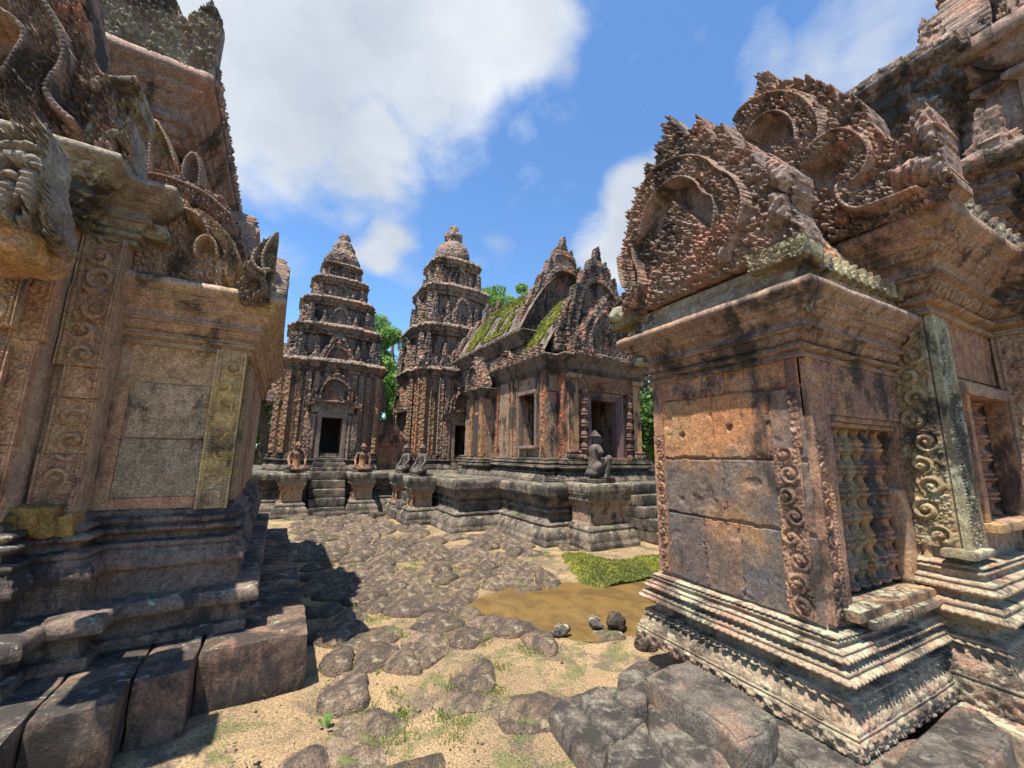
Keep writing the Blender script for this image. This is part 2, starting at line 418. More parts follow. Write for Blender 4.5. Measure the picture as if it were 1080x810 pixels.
def nmath(N, L, op, a, b):
    m = N.new('ShaderNodeMath'); m.operation = op
    for i, v in enumerate((a, b)):
        if isinstance(v, (int, float)): m.inputs[i].default_value = v
        else: L.new(v, m.inputs[i])
    return m.outputs[0]
def nnoise(N, L, vec, scale, detail=5, rough=.6, dist=0, sc=(1, 1, 1), off=(0, 0, 0)):
    mp = N.new('ShaderNodeMapping'); mp.inputs['Scale'].default_value = sc; mp.inputs['Location'].default_value = off; L.new(vec, mp.inputs[0])
    n = N.new('ShaderNodeTexNoise'); n.inputs['Scale'].default_value = scale; n.inputs['Detail'].default_value = detail
    n.inputs['Roughness'].default_value = rough; n.inputs['Distortion'].default_value = dist; L.new(mp.outputs[0], n.inputs['Vector']); return n.outputs['Fac']
def stone(name, c1, c2, c3, dark=.5, lichen=.4, bump=.5, pits=0, carve=0, moss=0, darkc=(.035, .031, .028), lichc=(.40, .40, .30), s=1.0, courses=0):
    m, N, L = new_mat(name); out = N.new('ShaderNodeOutputMaterial'); bs = N.new('ShaderNodeBsdfPrincipled'); L.new(bs.outputs[0], out.inputs[0])
    tc = N.new('ShaderNodeTexCoord').outputs['Object']; ge = N.new('ShaderNodeNewGeometry')
    sx = N.new('ShaderNodeSeparateXYZ'); L.new(ge.outputs['True Normal'], sx.inputs[0]); nz = sx.outputs['Z']
    a = nnoise(N, L, tc, 1.7*s, 5, .6, .4); col = nmix(N, L, nrange(N, L, a, .38, .62), c1, c2)
    b = nnoise(N, L, tc, 3.1*s, 4, .6, .2, off=(5, 2, 1)); col = nmix(N, L, nrange(N, L, b, .48, .62), col, c3)
    at = N.new('ShaderNodeAttribute'); at.attribute_name = 'tint'; col = nmix(N, L, 1.0, col, at.outputs['Color'], 'MULTIPLY')
    g = nnoise(N, L, tc, 70, 5, .75); col = nmix(N, L, 1.0, col, nmix(N, L, nrange(N, L, g, .3, .7), (.55, .54, .52), (1.4, 1.4, 1.4)), 'MULTIPLY')
    g2 = nnoise(N, L, tc, 13*s, 6, .7, .4, off=(6, 1, 9)); col = nmix(N, L, 1.0, col, nmix(N, L, nrange(N, L, g2, .34, .66), (.76, .74, .73), (1.2, 1.2, 1.18)), 'MULTIPLY')
    # black weathering: streaks plus patches, stronger on ledges
    st = nnoise(N, L, tc, 4.2*s, 7, .68, .5, sc=(1, 1, .35), off=(1, 7, 3)); pa = nnoise(N, L, tc, 1.3*s, 6, .65, .6, off=(9, 3, 2))
    k = nmath(N, L, 'ADD', nmath(N, L, 'MULTIPLY', st, .6), nmath(N, L, 'MULTIPLY', pa, .5))
    k = nmath(N, L, 'ADD', k, nmath(N, L, 'MULTIPLY', nmath(N, L, 'MAXIMUM', nz, 0.0), .05))
    th = .675-.24*dark; dk = nrange(N, L, k, th-.03, th+.07, 0, .88)
    col = nmix(N, L, dk, col, darkc)
    # pale lichen
    li = nnoise(N, L, tc, 6.5*s, 8, .72, .8, off=(4, 4, 8)); li2 = nnoise(N, L, tc, 26*s, 4, .7, 0)
    q = nmath(N, L, 'ADD', nmath(N, L, 'MULTIPLY', li, .72), nmath(N, L, 'MULTIPLY', li2, .28))
    q = nmath(N, L, 'ADD', q, nmath(N, L, 'MULTIPLY', nmath(N, L, 'MAXIMUM', nz, 0.0), .06))
    tl = .635-.16*lichen; col = nmix(N, L, nrange(N, L, q, tl, tl+.09, 0, .75), col, lichc)
    if moss:
        mo = nnoise(N, L, tc, 3.7*s, 6, .65, .5, off=(2, 8, 5)); q2 = nmath(N, L, 'ADD', mo, nmath(N, L, 'MULTIPLY', nmath(N, L, 'MAXIMUM', nz, 0.0), .16))
        tm = .82-.36*moss; col = nmix(N, L, nrange(N, L, q2, tm, tm+.1, 0, .85), col, (.13, .17, .03))
    if courses:
        sp = N.new('ShaderNodeSeparateXYZ'); L.new(tc, sp.inputs[0])
        w = nmath(N, L, 'ADD', sp.outputs['Z'], nmath(N, L, 'MULTIPLY', nnoise(N, L, tc, 3, 2), .02))
        fr = nmath(N, L, 'FRACT', nmath(N, L, 'DIVIDE', w, courses), 0.0)
        jm = nrange(N, L, fr, 0, .07, 1, 0); col = nmix(N, L, nmath(N, L, 'MULTIPLY', jm, .7), col, (.03, .025, .02))
    L.new(col, bs.inputs['Base Color']); bs.inputs['Roughness'].default_value = .88; bs.inputs['Specular IOR Level'].default_value = .25
    h = nnoise(N, L, tc, 38, 9, .75); h2 = nnoise(N, L, tc, 9, 5, .7, .3)
    hh = nmath(N, L, 'ADD', nmath(N, L, 'MULTIPLY', h, .5), nmath(N, L, 'MULTIPLY', h2, .9))
    if pits:
        v = N.new('ShaderNodeTexVoronoi'); v.inputs['Scale'].default_value = 55; L.new(tc, v.inputs['Vector'])
        hh = nmath(N, L, 'ADD', hh, nmath(N, L, 'MULTIPLY', nrange(N, L, v.outputs['Distance'], .0, .45), pits))
    if carve:
        v = N.new('ShaderNodeTexVoronoi'); v.inputs['Scale'].default_value = carve; v.feature = 'SMOOTH_F1'; v.inputs['Smoothness'].default_value = .3; L.new(tc, v.inputs['Vector'])
        v2 = N.new('ShaderNodeTexVoronoi'); v2.inputs['Scale'].default_value = carve*2.3; L.new(tc, v2.inputs['Vector'])
        hh = nmath(N, L, 'SUBTRACT', hh, nmath(N, L, 'ADD', nmath(N, L, 'MULTIPLY', v.outputs['Distance'], 3.5), nmath(N, L, 'MULTIPLY', v2.outputs['Distance'], 1.2)))
    bp = N.new('ShaderNodeBump'); bp.inputs['Strength'].default_value = bump; bp.inputs['Distance'].default_value = .035 if not carve else .03; L.new(hh, bp.inputs['Height'])
    L.new(bp.outputs[0], bs.inputs['Normal']); return m
PINK = (.31, .215, .16); RED = (.27, .17, .125); OCH = (.40, .28, .15); ORG = (.34, .225, .135); BRN = (.19, .13, .095); GRY = (.20, .185, .16); PUR = (.15, .11, .10)
S_red = stone('red_sandstone', PINK, RED, ORG, .42, .30)
S_wall = stone('plain_wall_stone', (.34, .25, .17), (.32, .21, .15), (.26, .22, .18), .30, .12, .35)
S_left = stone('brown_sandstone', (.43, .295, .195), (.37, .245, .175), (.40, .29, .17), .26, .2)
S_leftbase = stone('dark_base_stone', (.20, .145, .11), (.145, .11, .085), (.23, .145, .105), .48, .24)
S_rough = stone('tooled_stone', (.42, .31, .20), (.36, .27, .18), (.30, .24, .17), .2, .12, .6, pits=.7)
S_yel = stone('yellow_sandstone', (.52, .37, .15), (.50, .34, .15), (.42, .30, .17), .15, .05, .4)
S_base = stone('moulded_base_stone', (.35, .26, .175), (.29, .225, .155), (.34, .21, .145), .42, .58, lichc=(.42, .41, .27))
S_crest = stone('carved_crest_stone', (.30, .21, .16), (.24, .175, .14), (.34, .19, .135), .40, .32)
S_cap = stone('lichened_stone', (.26, .22, .16), (.30, .27, .20), (.22, .16, .12), .40, .62, lichc=(.42, .42, .30))
S_dark = stone('blackened_stone', (.20, .155, .12), (.15, .12, .10), (.25, .18, .135), .45, .42, lichc=(.30, .30, .22))
S_slab = stone('worn_grey_slab_stone', (.165, .14, .115), (.115, .10, .085), (.24, .16, .115), .30, .28, .9, lichc=(.25, .24, .17))
S_tower = stone('tower_stone', (.27, .20, .155), (.20, .155, .125), (.33, .20, .135), .42, .42, .8, carve=9, lichc=(.38, .37, .29), s=.8)
S_towerlow = stone('tower_body_stone', (.33, .25, .18), (.29, .22, .16), (.33, .21, .145), .22, .28, .8, carve=11, s=.8)
S_far = stone('temple_wall_stone', (.40, .27, .16), (.34, .23, .15), (.40, .20, .11), .36, .25, .6, carve=12, s=.9)
S_farplain = stone('plain_temple_stone', (.37, .26, .17), (.29, .22, .16), (.38, .22, .14), .46, .28, .6, s=1.3)
S_terr = stone('terrace_stone', (.19, .155, .12), (.135, .11, .088), (.25, .19, .13), .52, .36, .6, moss=.25, lichc=(.36, .36, .27))
S_crest2 = stone('far_crest_stone', (.28, .20, .15), (.22, .16, .125), (.36, .18, .11), .44, .34, .9, carve=13, s=.9)
S_statue = stone('statue_stone', (.12, .10, .085), (.09, .078, .068), (.16, .13, .10), .3, .3, .5, lichc=(.28, .27, .22))
S_statue2 = stone('orange_statue_stone', (.46, .21, .11), (.36, .18, .11), (.18, .12, .09), .38, .2, .6, s=2)
S_pave = stone('dusty_laterite', (.23, .165, .11), (.15, .11, .078), (.30, .22, .135), .32, .26, 1.0, pits=.3, moss=.22, lichc=(.36, .29, .19), darkc=(.06, .05, .042), s=1.2)
S_lat = stone('laterite', (.145, .105, .08), (.105, .08, .066), (.19, .13, .085), .25, .22, 1.0, pits=1.5, moss=.14, lichc=(.30, .26, .18), darkc=(.04, .035, .03))
S_brick = stone('old_brick', (.36, .16, .09), (.30, .17, .11), (.38, .25, .15), .35, .2, .8, courses=.07)
S_lintel = stone('doorframe_stone', (.25, .18, .145), (.22, .155, .13), (.28, .20, .15), .3, .15, .3)
def m_black():  # near-black colour that paints the shade inside doorways and the window
    m, N, L = new_mat('painted_interior_shade'); out = N.new('ShaderNodeOutputMaterial'); bs = N.new('ShaderNodeBsdfPrincipled'); L.new(bs.outputs[0], out.inputs[0])
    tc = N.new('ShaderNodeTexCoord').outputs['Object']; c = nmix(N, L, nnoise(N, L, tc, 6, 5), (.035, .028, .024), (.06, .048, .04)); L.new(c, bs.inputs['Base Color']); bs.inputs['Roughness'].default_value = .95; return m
S_int = m_black()
def m_ground():
    m, N, L = new_mat('sandy_ground'); out = N.new('ShaderNodeOutputMaterial'); bs = N.new('ShaderNodeBsdfPrincipled'); L.new(bs.outputs[0], out.inputs[0])
    tc = N.new('ShaderNodeTexCoord').outputs['Object']
    c = nmix(N, L, nrange(N, L, nnoise(N, L, tc, 1.1, 5), .4, .6), (.36, .245, .13), (.26, .18, .10))
    c = nmix(N, L, nrange(N, L, nnoise(N, L, tc, 2.3, 6, .65, .5, off=(3, 3, 0)), .5, .62, 0, .8), c, (.11, .085, .065))
    c = nmix(N, L, nrange(N, L, nnoise(N, L, tc, 3.3, 7, .7, .6, off=(8, 1, 0)), .50, .60, 0, .75), c, (.12, .13, .045))
    gr = nnoise(N, L, tc, 90, 5, .8); c = nmix(N, L, 1.0, c, nmix(N, L, nrange(N, L, gr, .32, .68), (.42, .42, .42), (1.5, 1.5, 1.5)), 'MULTIPLY')
    v = N.new('ShaderNodeTexVoronoi'); v.inputs['Scale'].default_value = 60; L.new(tc, v.inputs['Vector'])
    c = nmix(N, L, nrange(N, L, v.outputs['Distance'], .12, .3, .45, 0), c, (.5, .42, .33))
    L.new(c, bs.inputs['Base Color']); bs.inputs['Roughness'].default_value = .95; bs.inputs['Specular IOR Level'].default_value = .2
    bp = N.new('ShaderNodeBump'); bp.inputs['Strength'].default_value = .8; bp.inputs['Distance'].default_value = .012
    L.new(nmath(N, L, 'SUBTRACT', nnoise(N, L, tc, 50, 8, .8), v.outputs['Distance']), bp.inputs['Height']); L.new(bp.outputs[0], bs.inputs['Normal']); return m
S_ground = m_ground()
def m_water():
    m, N, L = new_mat('muddy_water'); out = N.new('ShaderNodeOutputMaterial'); bs = N.new('ShaderNodeBsdfPrincipled'); L.new(bs.outputs[0], out.inputs[0])
    tc = N.new('ShaderNodeTexCoord').outputs['Object']
    c = nmix(N, L, nrange(N, L, nnoise(N, L, tc, 2.8, 6, .6, .8), .38, .62), (.185, .115, .04), (.125, .078, .03))
    L.new(c, bs.inputs['Base Color']); bs.inputs['Roughness'].default_value = .03; bs.inputs['IOR'].default_value = 1.45
    bp = N.new('ShaderNodeBump'); bp.inputs['Strength'].default_value = .25; bp.inputs['Distance'].default_value = .01
    L.new(nnoise(N, L, tc, 7, 2), bp.inputs['Height']); L.new(bp.outputs[0], bs.inputs['Normal']); return m
S_water = m_water()
def m_leaf(name, c1, c2, rough=.6):
    m, N, L = new_mat(name); out = N.new('ShaderNodeOutputMaterial'); bs = N.new('ShaderNodeBsdfPrincipled')
    at = N.new('ShaderNodeAttribute'); at.attribute_name = 'tint'
    tc = N.new('ShaderNodeTexCoord').outputs['Object']
    c = nmix(N, L, nrange(N, L, nnoise(N, L, tc, 1.3, 4), .35, .65), c1, c2); c = nmix(N, L, 1.0, c, at.outputs['Color'], 'MULTIPLY')
    L.new(c, bs.inputs['Base Color']); bs.inputs['Roughness'].default_value = rough
    tr = N.new('ShaderNodeBsdfTranslucent'); L.new(c, tr.inputs['Color']); mx = N.new('ShaderNodeMixShader'); mx.inputs[0].default_value = .35
    L.new(bs.outputs[0], mx.inputs[1]); L.new(tr.outputs[0], mx.inputs[2]); L.new(mx.outputs[0], out.inputs[0]); return m
S_leaf = m_leaf('tree_leaves', (.06, .13, .022), (.10, .19, .035)); S_leaf2 = m_leaf('pale_tree_leaves', (.14, .26, .05), (.20, .33, .06))
S_moss = m_leaf('bright_moss', (.29, .29, .04), (.13, .15, .028), .8); S_grass = m_leaf('grass_blades', (.16, .24, .04), (.22, .26, .06), .7)
S_bark = stone('bark', (.14, .11, .08), (.10, .08, .06), (.18, .14, .1), .2, .3, 1)

# ------------------------------------------------------------------ ground
PUD = [(1.78, 4.32), (2.0, 4.55), (2.4, 4.62), (3.0, 4.5), (4.3, 4.25), (4.2, 3.7), (3.3, 3.15), (2.85, 3.12), (2.5, 3.2), (2.2, 3.5), (1.95, 3.9), (1.75, 4.1)]
def gh(x, y):
    P = P3(x, y); h = fbm(P, 1.3, 3, 3)*.022+fbm(P, .22, 3, 8)*.010
    d, _ = sdpoly(x, y, PUD+[PUD[0]]); sd = np.where(inpoly(x, y, PUD), -d, d)+fbm(P, .35, 4, 21)*.13
    return h-.085*np.clip(1-(sd+.02)/.28, 0, 1)**1.3
def ground():
    def axis(lo, hi, st, far):
        a = list(np.arange(lo, hi, st)); k = st
        while a[-1] < far: k *= 1.18; a.append(a[-1]+k)
        k = st
        while a[0] > -far: k *= 1.18; a.insert(0, a[0]-k)
        return np.array(a)
    X, Y = np.meshgrid(axis(-1.2, 5, .03, 900), axis(.4, 11, .03, 900), indexing='ij')
    G = np.stack([X, Y, gh(X, Y)], -1); MBg = MB().grid(G); o = MBg.build('ground', S_ground, smooth=True); tag(o, kind='structure')
    MBw = MB(); p = [np.array(q) for q in smooth(PUD, 2, True)]; c = np.mean(p, 0); MBw.poly([np.append(c+(q-c)*1.25, -.042) for q in p]); w = MBw.build('water', S_water); tag(w, kind='structure')
ground()
LEFTL = []
def blocked(x, y):
    """footprints the paving stops at"""
    l = FL.l((x, y, 0)); c = FC.l((x, y, 0))
    if l[0] < .12 and l[1] > -.1: return True
    if l[0] < -.4 and l[1] > -.75: return True
    if c[0] > 3.95 and c[1] > 5.75: return True
    if c[0] > 2.95 and c[1] > 7.5: return True
    if c[1] > 10.8 and c[0] < 2.6: return True
    if c[0] > 2.4 and c[1] > 8.8: return True
    if 4.5 < c[0] and c[1] > 5.0: return True
    if x > 1.35 and y < 2.9 and x-1.35 > (y-2.3)*1.2: return True
    if x > 3.0 and y < 5.6: return True
    if inpoly(np.array([x]), np.array([y]), PUD)[0]: return True
    return False
def paving():
    rnd = random.Random(3); pts = []
    y = 1.7; row = 0
    while y < 11.2:
        x = -.3+(row % 2)*.2
        while x < 4.6:
            pts.append((x+rnd.uniform(-.14, .14), y+rnd.uniform(-.13, .13))); x += .37*rnd.uniform(.6, 1.5)
        y += .26; row += 1
    pts = [p for p in pts if rnd.random() > .05]
    A = np.array(pts); first = None
    k = 0
    for (x, y) in pts:
        if blocked(x, y): continue
        dens = .93 if y > 3.3 else .55
        if rnd.random() > dens: continue
        N_ = A[np.hypot(A[:, 0]-x, A[:, 1]-y) < 1.0]; N_ = N_[np.hypot(N_[:, 0]-x, N_[:, 1]-y) > 1e-6]
        th = np.linspace(0, 2*math.pi, 29)[:-1]; D = np.stack([np.cos(th), np.sin(th)], -1); R = np.full(28, .34)
        for q in N_:
            e = q-(x, y); l = np.linalg.norm(e); c = D@(e/l); R = np.where(c > .05, np.minimum(R, l/2/np.maximum(c, .05)), R)
        R = R-rnd.uniform(-.012, .016); 
        Rs = (np.roll(R, 1)+np.roll(R, -1)+R*2)/4; R = Rs*(.95+.05*rnd.random())*(1+.17*fbm(np.stack([np.cos(th)+k*3, np.sin(th), 0*th], -1), .5, 2, 7))
        if R.min() < .035: continue
        hh = rnd.uniform(.015, .06) if y > 3.0 else rnd.uniform(-.004, .028)
        rr = np.array([0, .15, .3, .45, .6, .72, .82, .9, .96, 1.0, 1.03]); hz = np.array([1, 1.0, 1.0, .99, .97, .93, .86, .72, .45, .0, -1.2])
        px = x+rr[None]*R[:, None]*D[:, 0:1]; py = y+rr[None]*R[:, None]*D[:, 1:2]
        tl = (rnd.uniform(-.03, .03), rnd.uniform(-.03, .03))
        zz = gh(px, py)+.006+hz[None]*hh+(px-x)*tl[0]+(py-y)*tl[1]+fbm(P3(px, py), .13, 4, k)*.028*(rr < 1.01)*np.clip(hz, .2, 1)+.012*(rr < .8)
        G = np.stack([px, py, zz], -1); G = np.concatenate([G, G[:1]], 0)
        o_ = np.array([x, y, 0]); mb = MB().grid(G-o_, rnd.uniform(.7, 1.3)*np.array([1, rnd.uniform(.94, 1.03), rnd.uniform(.88, 1.03)])*np.ones((G.shape[0]*G.shape[1], 3)), flip=True)
        ob = mb.build('paving_stone', S_pave, smooth=True); ob.location = o_
        tag(ob, 'dark pitted laterite paving stone set in the sandy courtyard ground', 'paving stone', 'laterite paving stones of the courtyard'); k += 1
    print('paving', k)
paving()
# ------------------------------------------------------------------ shared temple parts
def base_prof(z0, h, o, k1='flower', k2='petalup', k3='bead'):
    L_ = [(1, 0), (1, .15, k1), (.93, .16), (.97, .165), (.97, .185), (.90, .19), (.55, .37, k2), (.52, .375), (.72, .38), (.72, .40, 'dent'), (.64, .405), (.70, .41), (.70, .43), (.32, .44), (.28, .52), (.5, .53), (.5, .55), (.62, .575), (.86, .585), (.86, .64, k3), (.76, .645), (.80, .66), (.80, .685), (.48, .70), (.44, .74), (.66, .75), (.66, .80, k3), (.60, .81), (.64, .82), (.64, .835), (.38, .845), (.36, .88), (.46, .885), (.46, .905), (.30, .91), (.34, .92), (.34, .95, k3), (.0, .955), (0, 1)]
    return [(a*o, z0+b*h)+tuple(r) for a, b, *r in L_]
def corn_prof(z0, h, o, k1='bead', k2='petal', k3='leafy'):
    L_ = [(0, 0), (.18, .005), (.18, .03), (.13, .035), (.16, .04), (.16, .065), (.08, .075), (.08, .11), (.24, .12), (.24, .165, k1), (.18, .17), (.21, .18), (.21, .195), (.11, .205), (.11, .24), (.34, .36, k2), (.32, .365), (.45, .37), (.45, .40, 'dent'), (.40, .405), (.44, .41), (.44, .44), (.33, .45), (.34, .50), (.46, .58), (.60, .68, k3), (.80, .79, k3), (.78, .80), (.86, .805), (.86, .83), (.94, .835), (.94, .86), (1, .87), (1, .965), (.96, .97), (.93, 1), (.1, 1.0)]
    return [(a*o, z0+b*h)+tuple(r) for a, b, *r in L_]
def terr_prof(z0, h, o):
    L_ = [(1, 0), (1, .09), (.88, .10), (.88, .17), (.5, .32, 'round'), (.56, .33), (.56, .37), (.2, .40), (.12, .52), (.24, .53), (.24, .60, 'bead'), (.16, .61), (.2, .64), (.42, .78, 'petal'), (.42, .80), (.6, .81), (.62, .97), (.55, 1), (0, 1)]
    return [(a*o, z0+b*h)+tuple(r) for a, b, *r in L_]
def rect(x0, y0, x1, y1): return [(x0, y0), (x1, y0), (x1, y1), (x0, y1)]
def gable_mesh(mb, O, Ux, Nx, w, h, res, th=.12, seed=0, ls=.03, teeth=9, depth=.07, horns=True, tint=1.0):
    """pediment: flame-leaf border, lobed arch band, leafy tympanum; O is the middle of its foot"""
    W2 = w/2
    def prof(s):                                             # half-outline height
        a = np.clip(np.abs(s)/W2, 0, 1)
        return h*(.16+.84*(1-a**1.1)**.95)
    def hf(s, t):
        a = np.abs(s)/W2; top = prof(s)
        # flame leaves standing out of the outline
        q = (s/(w/teeth)+.5) % 1; fl = (1-np.abs(q-.5)*2)
        top = top*.87+.13*h*fl**.9*(.35+.65*(1-a))+fbm(P3(s, t), ls*1.5, 2, seed)*ls*.5
        rr = np.hypot(s/(W2*.70), (t-.20*h)/(h*.58)); an = np.arctan2(t-.2*h, s)
        lob = 1+.07*np.abs(np.sin(an*2.5)); r = rr/lob
        h1 = lumps(s, t, ls, seed)*.8+.15*fl
        band = (r > .74) & (r < 1.0); hb = .75+.35*leafy(s, t, ls*.7, seed+2)
        rim = (np.abs(r-.76) < .045) | (np.abs(r-1.0) < .04)
        tym = r <= .72; ht = np.where(t < h*.2+(.50*h)*(1-np.abs(s)/(W2*.5)), .25+.6*lumps(s, t, ls*.95, seed+5), .0)
        v = np.where(band, hb, h1); v = np.where(rim, 1.25, v); v = np.where(tym, ht, v)
        v = np.where((t < h*.05), .7+.3*leafy(s, t, ls, 3), v)
        v = v+.35*np.exp(-((a-.93)/.09)**2-((t-.12*h)/(.12*h))**2)
        return np.where((t < top) & (np.abs(s) <= W2), v, np.nan)
    relief(mb, O, Ux, (0, 0, 1), Nx, w, h*1.05, res, hf, depth, tint, th, wr=.004 if res < .015 else .012, closeback=True)
def antefix(mb, O, Ux, Nx, w, h, res, th=.05, seed=0, ls=.03, tint=1.0):
    def hf(s, t):
        k = t/h; wd = w/2*np.clip((1-k**1.8), 0, 1)**.6*(.75+.5*np.sin(np.clip(k*2.6, 0, 1)*math.pi)**1)*.85
        v = .3+.7*lumps(s, t, ls, seed); v = np.where(np.abs(s) > wd*.8, .3, v)+.3*(np.abs(s) < wd*.12)
        return np.where(np.abs(s) < wd+ls*.2*np.sin(t*60), v, np.nan)
    relief(mb, O, Ux, (0, 0, 1), Nx, w, h, res, hf, th*.6, tint, th, closeback=True)
def baluster(mb, c, z0, z1, r, seg=18, n=7, tint=1.0):
    pr = []; H_ = z1-z0
    for i in range(n):
        a = z0+H_*i/n; d = H_/n
        for q, k in ((0, .80), (.06, .98), (.16, 1.0), (.2, .78), (.25, .92), (.3, .74), (.42, .60), (.55, .58), (.66, .70), (.7, .92), (.75, .74), (.8, 1.02), (.92, 1.0), (.96, .8)): pr.append((r*k*(1.05 if i % 2 else 1), a+d*q))
    pr.append((r*.8, z1)); mb.lathe((c[0], c[1], 0), pr, seg, tint)
def roof(mb, x0, x1, y0, y1, z0, h, axis='y', n=14, wav=.02, seed=0, over=.1):
    """corbelled stone vault; ridge along axis"""
    if axis == 'y': lo, hi, a0, a1 = x0, x1, y0, y1
    else: lo, hi, a0, a1 = y0, y1, x0, x1
    c = (lo+hi)/2; hw = (hi-lo)/2; th = np.linspace(-1, 1, 2*n+1); m = max(4, int((a1-a0)/.05)); u = np.linspace(a0, a1, m+1)
    prof_w = np.sign(th)*hw*np.abs(th)**1.0; z = z0+h*(1-np.abs(th)**1.7)
    Wd, Uu = np.meshgrid(prof_w, u, indexing='ij'); Z = np.broadcast_to(z[:, None], Wd.shape)+wav*np.abs(np.sin(Uu*math.pi/.12))
    G = np.stack([c+Wd, Uu, Z], -1) if axis == 'y' else np.stack([Uu, c+Wd, Z], -1)
    G = wear(G, .012, seed); mb.grid(G, flip=(axis == 'x'))
# ------------------------------------------------------------------ near right temple (world frame)
def near_temple():
    B = thing('carved_temple', 'near red sandstone temple with baluster window and flame-leaf gables at the right', 'temple', FR, (2.55, 1.27, 0))
    RS = .008
    # --- porch
    porch = [(2.55, 1.27), (3.9, 1.27), (3.9, 2.38), (2.55, 2.38)]
    mb = MB(); sweep(mb, porch, base_prof(.22, .505, .15, 'flower', 'leafy'), du=.008, amp=.022, wr=.008, skip=(1,)); mb.build('porch_base', S_base, B)
    # walls with the window notch on the south side
    wx0, wx1, wz0, wz1, dep = 2.80, 3.70, .80, 1.84, .22
    mb = MB(); flat = lambda a, b: [(0, a), (0, b)]
    pn = [(2.55, 1.27), (wx0, 1.27), (wx0, 1.27+dep), (wx1, 1.27+dep), (wx1, 1.27), (3.9, 1.27), (3.9, 2.36), (2.56, 2.36)]
    sweep(mb, porch, flat(.722, wz0), du=.03, wr=.004); sweep(mb, pn, flat(wz0, wz1), du=.03, wr=.004, skip=(6,), cap=False); sweep(mb, porch, flat(wz1, 2.2), du=.03, wr=.004, skip=(3,))
    mb.build('wall', S_red, B)
    # west face: plain blocks with joints
    rows = [.722, 1.18, 1.585, 2.03, 2.2]; vj = [[1.72, 1.98], [1.42, 1.80], [1.47, 1.86], [1.9]]
    cols = [[(.55, .56, .60), (.85, .62, .46), (.50, .52, .58)], [(1.0, .86, .72), (.55, .55, .58), (.62, .60, .60)], [(.75, .78, .86), (1.30, .98, .66), (1.22, 1.06, .80)], [(1.0, .8, .66), (.9, .85, .78)]]
    y0, y1 = 1.275, 2.355; n = int((y1-y0)/.008); m = int((2.2-.722)/.008)
    S, T = np.meshgrid(np.linspace(y1, y0, n+1), np.linspace(.722, 2.198, m+1), indexing='ij')
    h = np.full(S.shape, .014); tint = np.ones(S.shape+(3,)); jn = fbm(P3(S, T), .10, 4, 4)*.014; jw = .003+.010*np.clip(fbm(P3(S, T), .09, 3, 44)+.1, 0, 1); Tw = T+jn; Sw = S+jn
    for k in range(4):
        mrow = (Tw >= rows[k]) & (Tw < rows[k+1]); js = [y0-1]+sorted(vj[k])+[y1+1]
        for i in range(len(js)-1):
            mm = mrow & (Sw >= js[i]) & (Sw < js[i+1]); tint[mm] = (lambda c_: c_*.45+.55*np.array([.80, .78, .78]))(np.array(cols[k][i % len(cols[k])])); h[mm] += .004*((i*7+k*3) % 3)
        for j in vj[k]: h = np.where(mrow & (np.abs(Sw-j) < jw), 0.002, h)
    for r in rows[1:-1]: h = np.where(np.abs(Tw-r) < jw+.002, -.006, h)
    st_ = np.clip((fbm(P3(S, T), .55, 4, 61)-(T-1.5)*.55+(1.7-S)*.35)*2.2+.35, 0, 1)[..., None]; tint = tint*((1-st_)*np.array([1.38, 1.10, .82])+st_*np.array([.68, .74, .86]))
    h = h+fbm(P3(S, T), .3, 3, 6)*.007+fbm(P3(S, T), .03, 3, 7)*.002-.010*np.clip(fbm(P3(S, T), .16, 4, 77)-.30, 0, .25)*4
    for hy, hz in ((2.12, 1.76), (1.73, 1.80)):
        h = np.where(np.hypot(S-hy, T-hz) < .022, -.05, h)
    G = np.stack([2.55-h, S, T], -1); mb = MB().grid(G, tint, flip=False); mb.build('block_wall', S_wall, B)
    # carved strips
    mb = MB()
    panel(mb, (2.531, 2.335, .73), (0, -1, 0), (-1, 0, 0), .095, 1.03, .006, 'scroll', .022, 2, .012, (1.12, .95, .85), period=.085)
    panel(mb, (2.531, 2.335, 1.76), (0, -1, 0), (-1, 0, 0), .095, .43, .008, 'plain', .014, 2, .01, (1.25, 1.0, .85))
    panel(mb, (2.531, 1.385, .73), (0, -1, 0), (-1, 0, 0), .15, .93, .006, 'scroll', .024, 4, .0, (1.05, .92, .84), period=.12)
    panel(mb, (2.531, 1.315, 1.66), (0, -1, 0), (-1, 0, 0), .05, .53, .006, 'leafy', .018, 4, .0, (1.0, .85, .8))
    panel(mb, (2.623, 1.253, .73), (1, 0, 0), (0, -1, 0), .14, 1.46, .006, 'scroll', .022, 6, .02, (1.08, .94, .85), period=.095)
    panel(mb, (3.22, 1.256, 1.90), (1, 0, 0), (0, -1, 0), 1.12, .29, .008, 'leafy', .018, 8, .0, (.9, .75, .7), period=.03)
    panel(mb, (2.54, 2.0, 2.04), (0, -1, 0), (-1, 0, 0), .5, .13, .008, 'leafy', .016, 8, .0, (1.1, .9, .8), period=.03)
    panel(mb, (3.81, 1.256, .73), (1, 0, 0), (0, -1, 0), .14, 1.46, .008, 'plain', .014, 6, .02, (1.1, .9, .8))
    mb.build('carved_pilaster', S_red, B)
    # window frame, sill, balusters
    wf = MB()
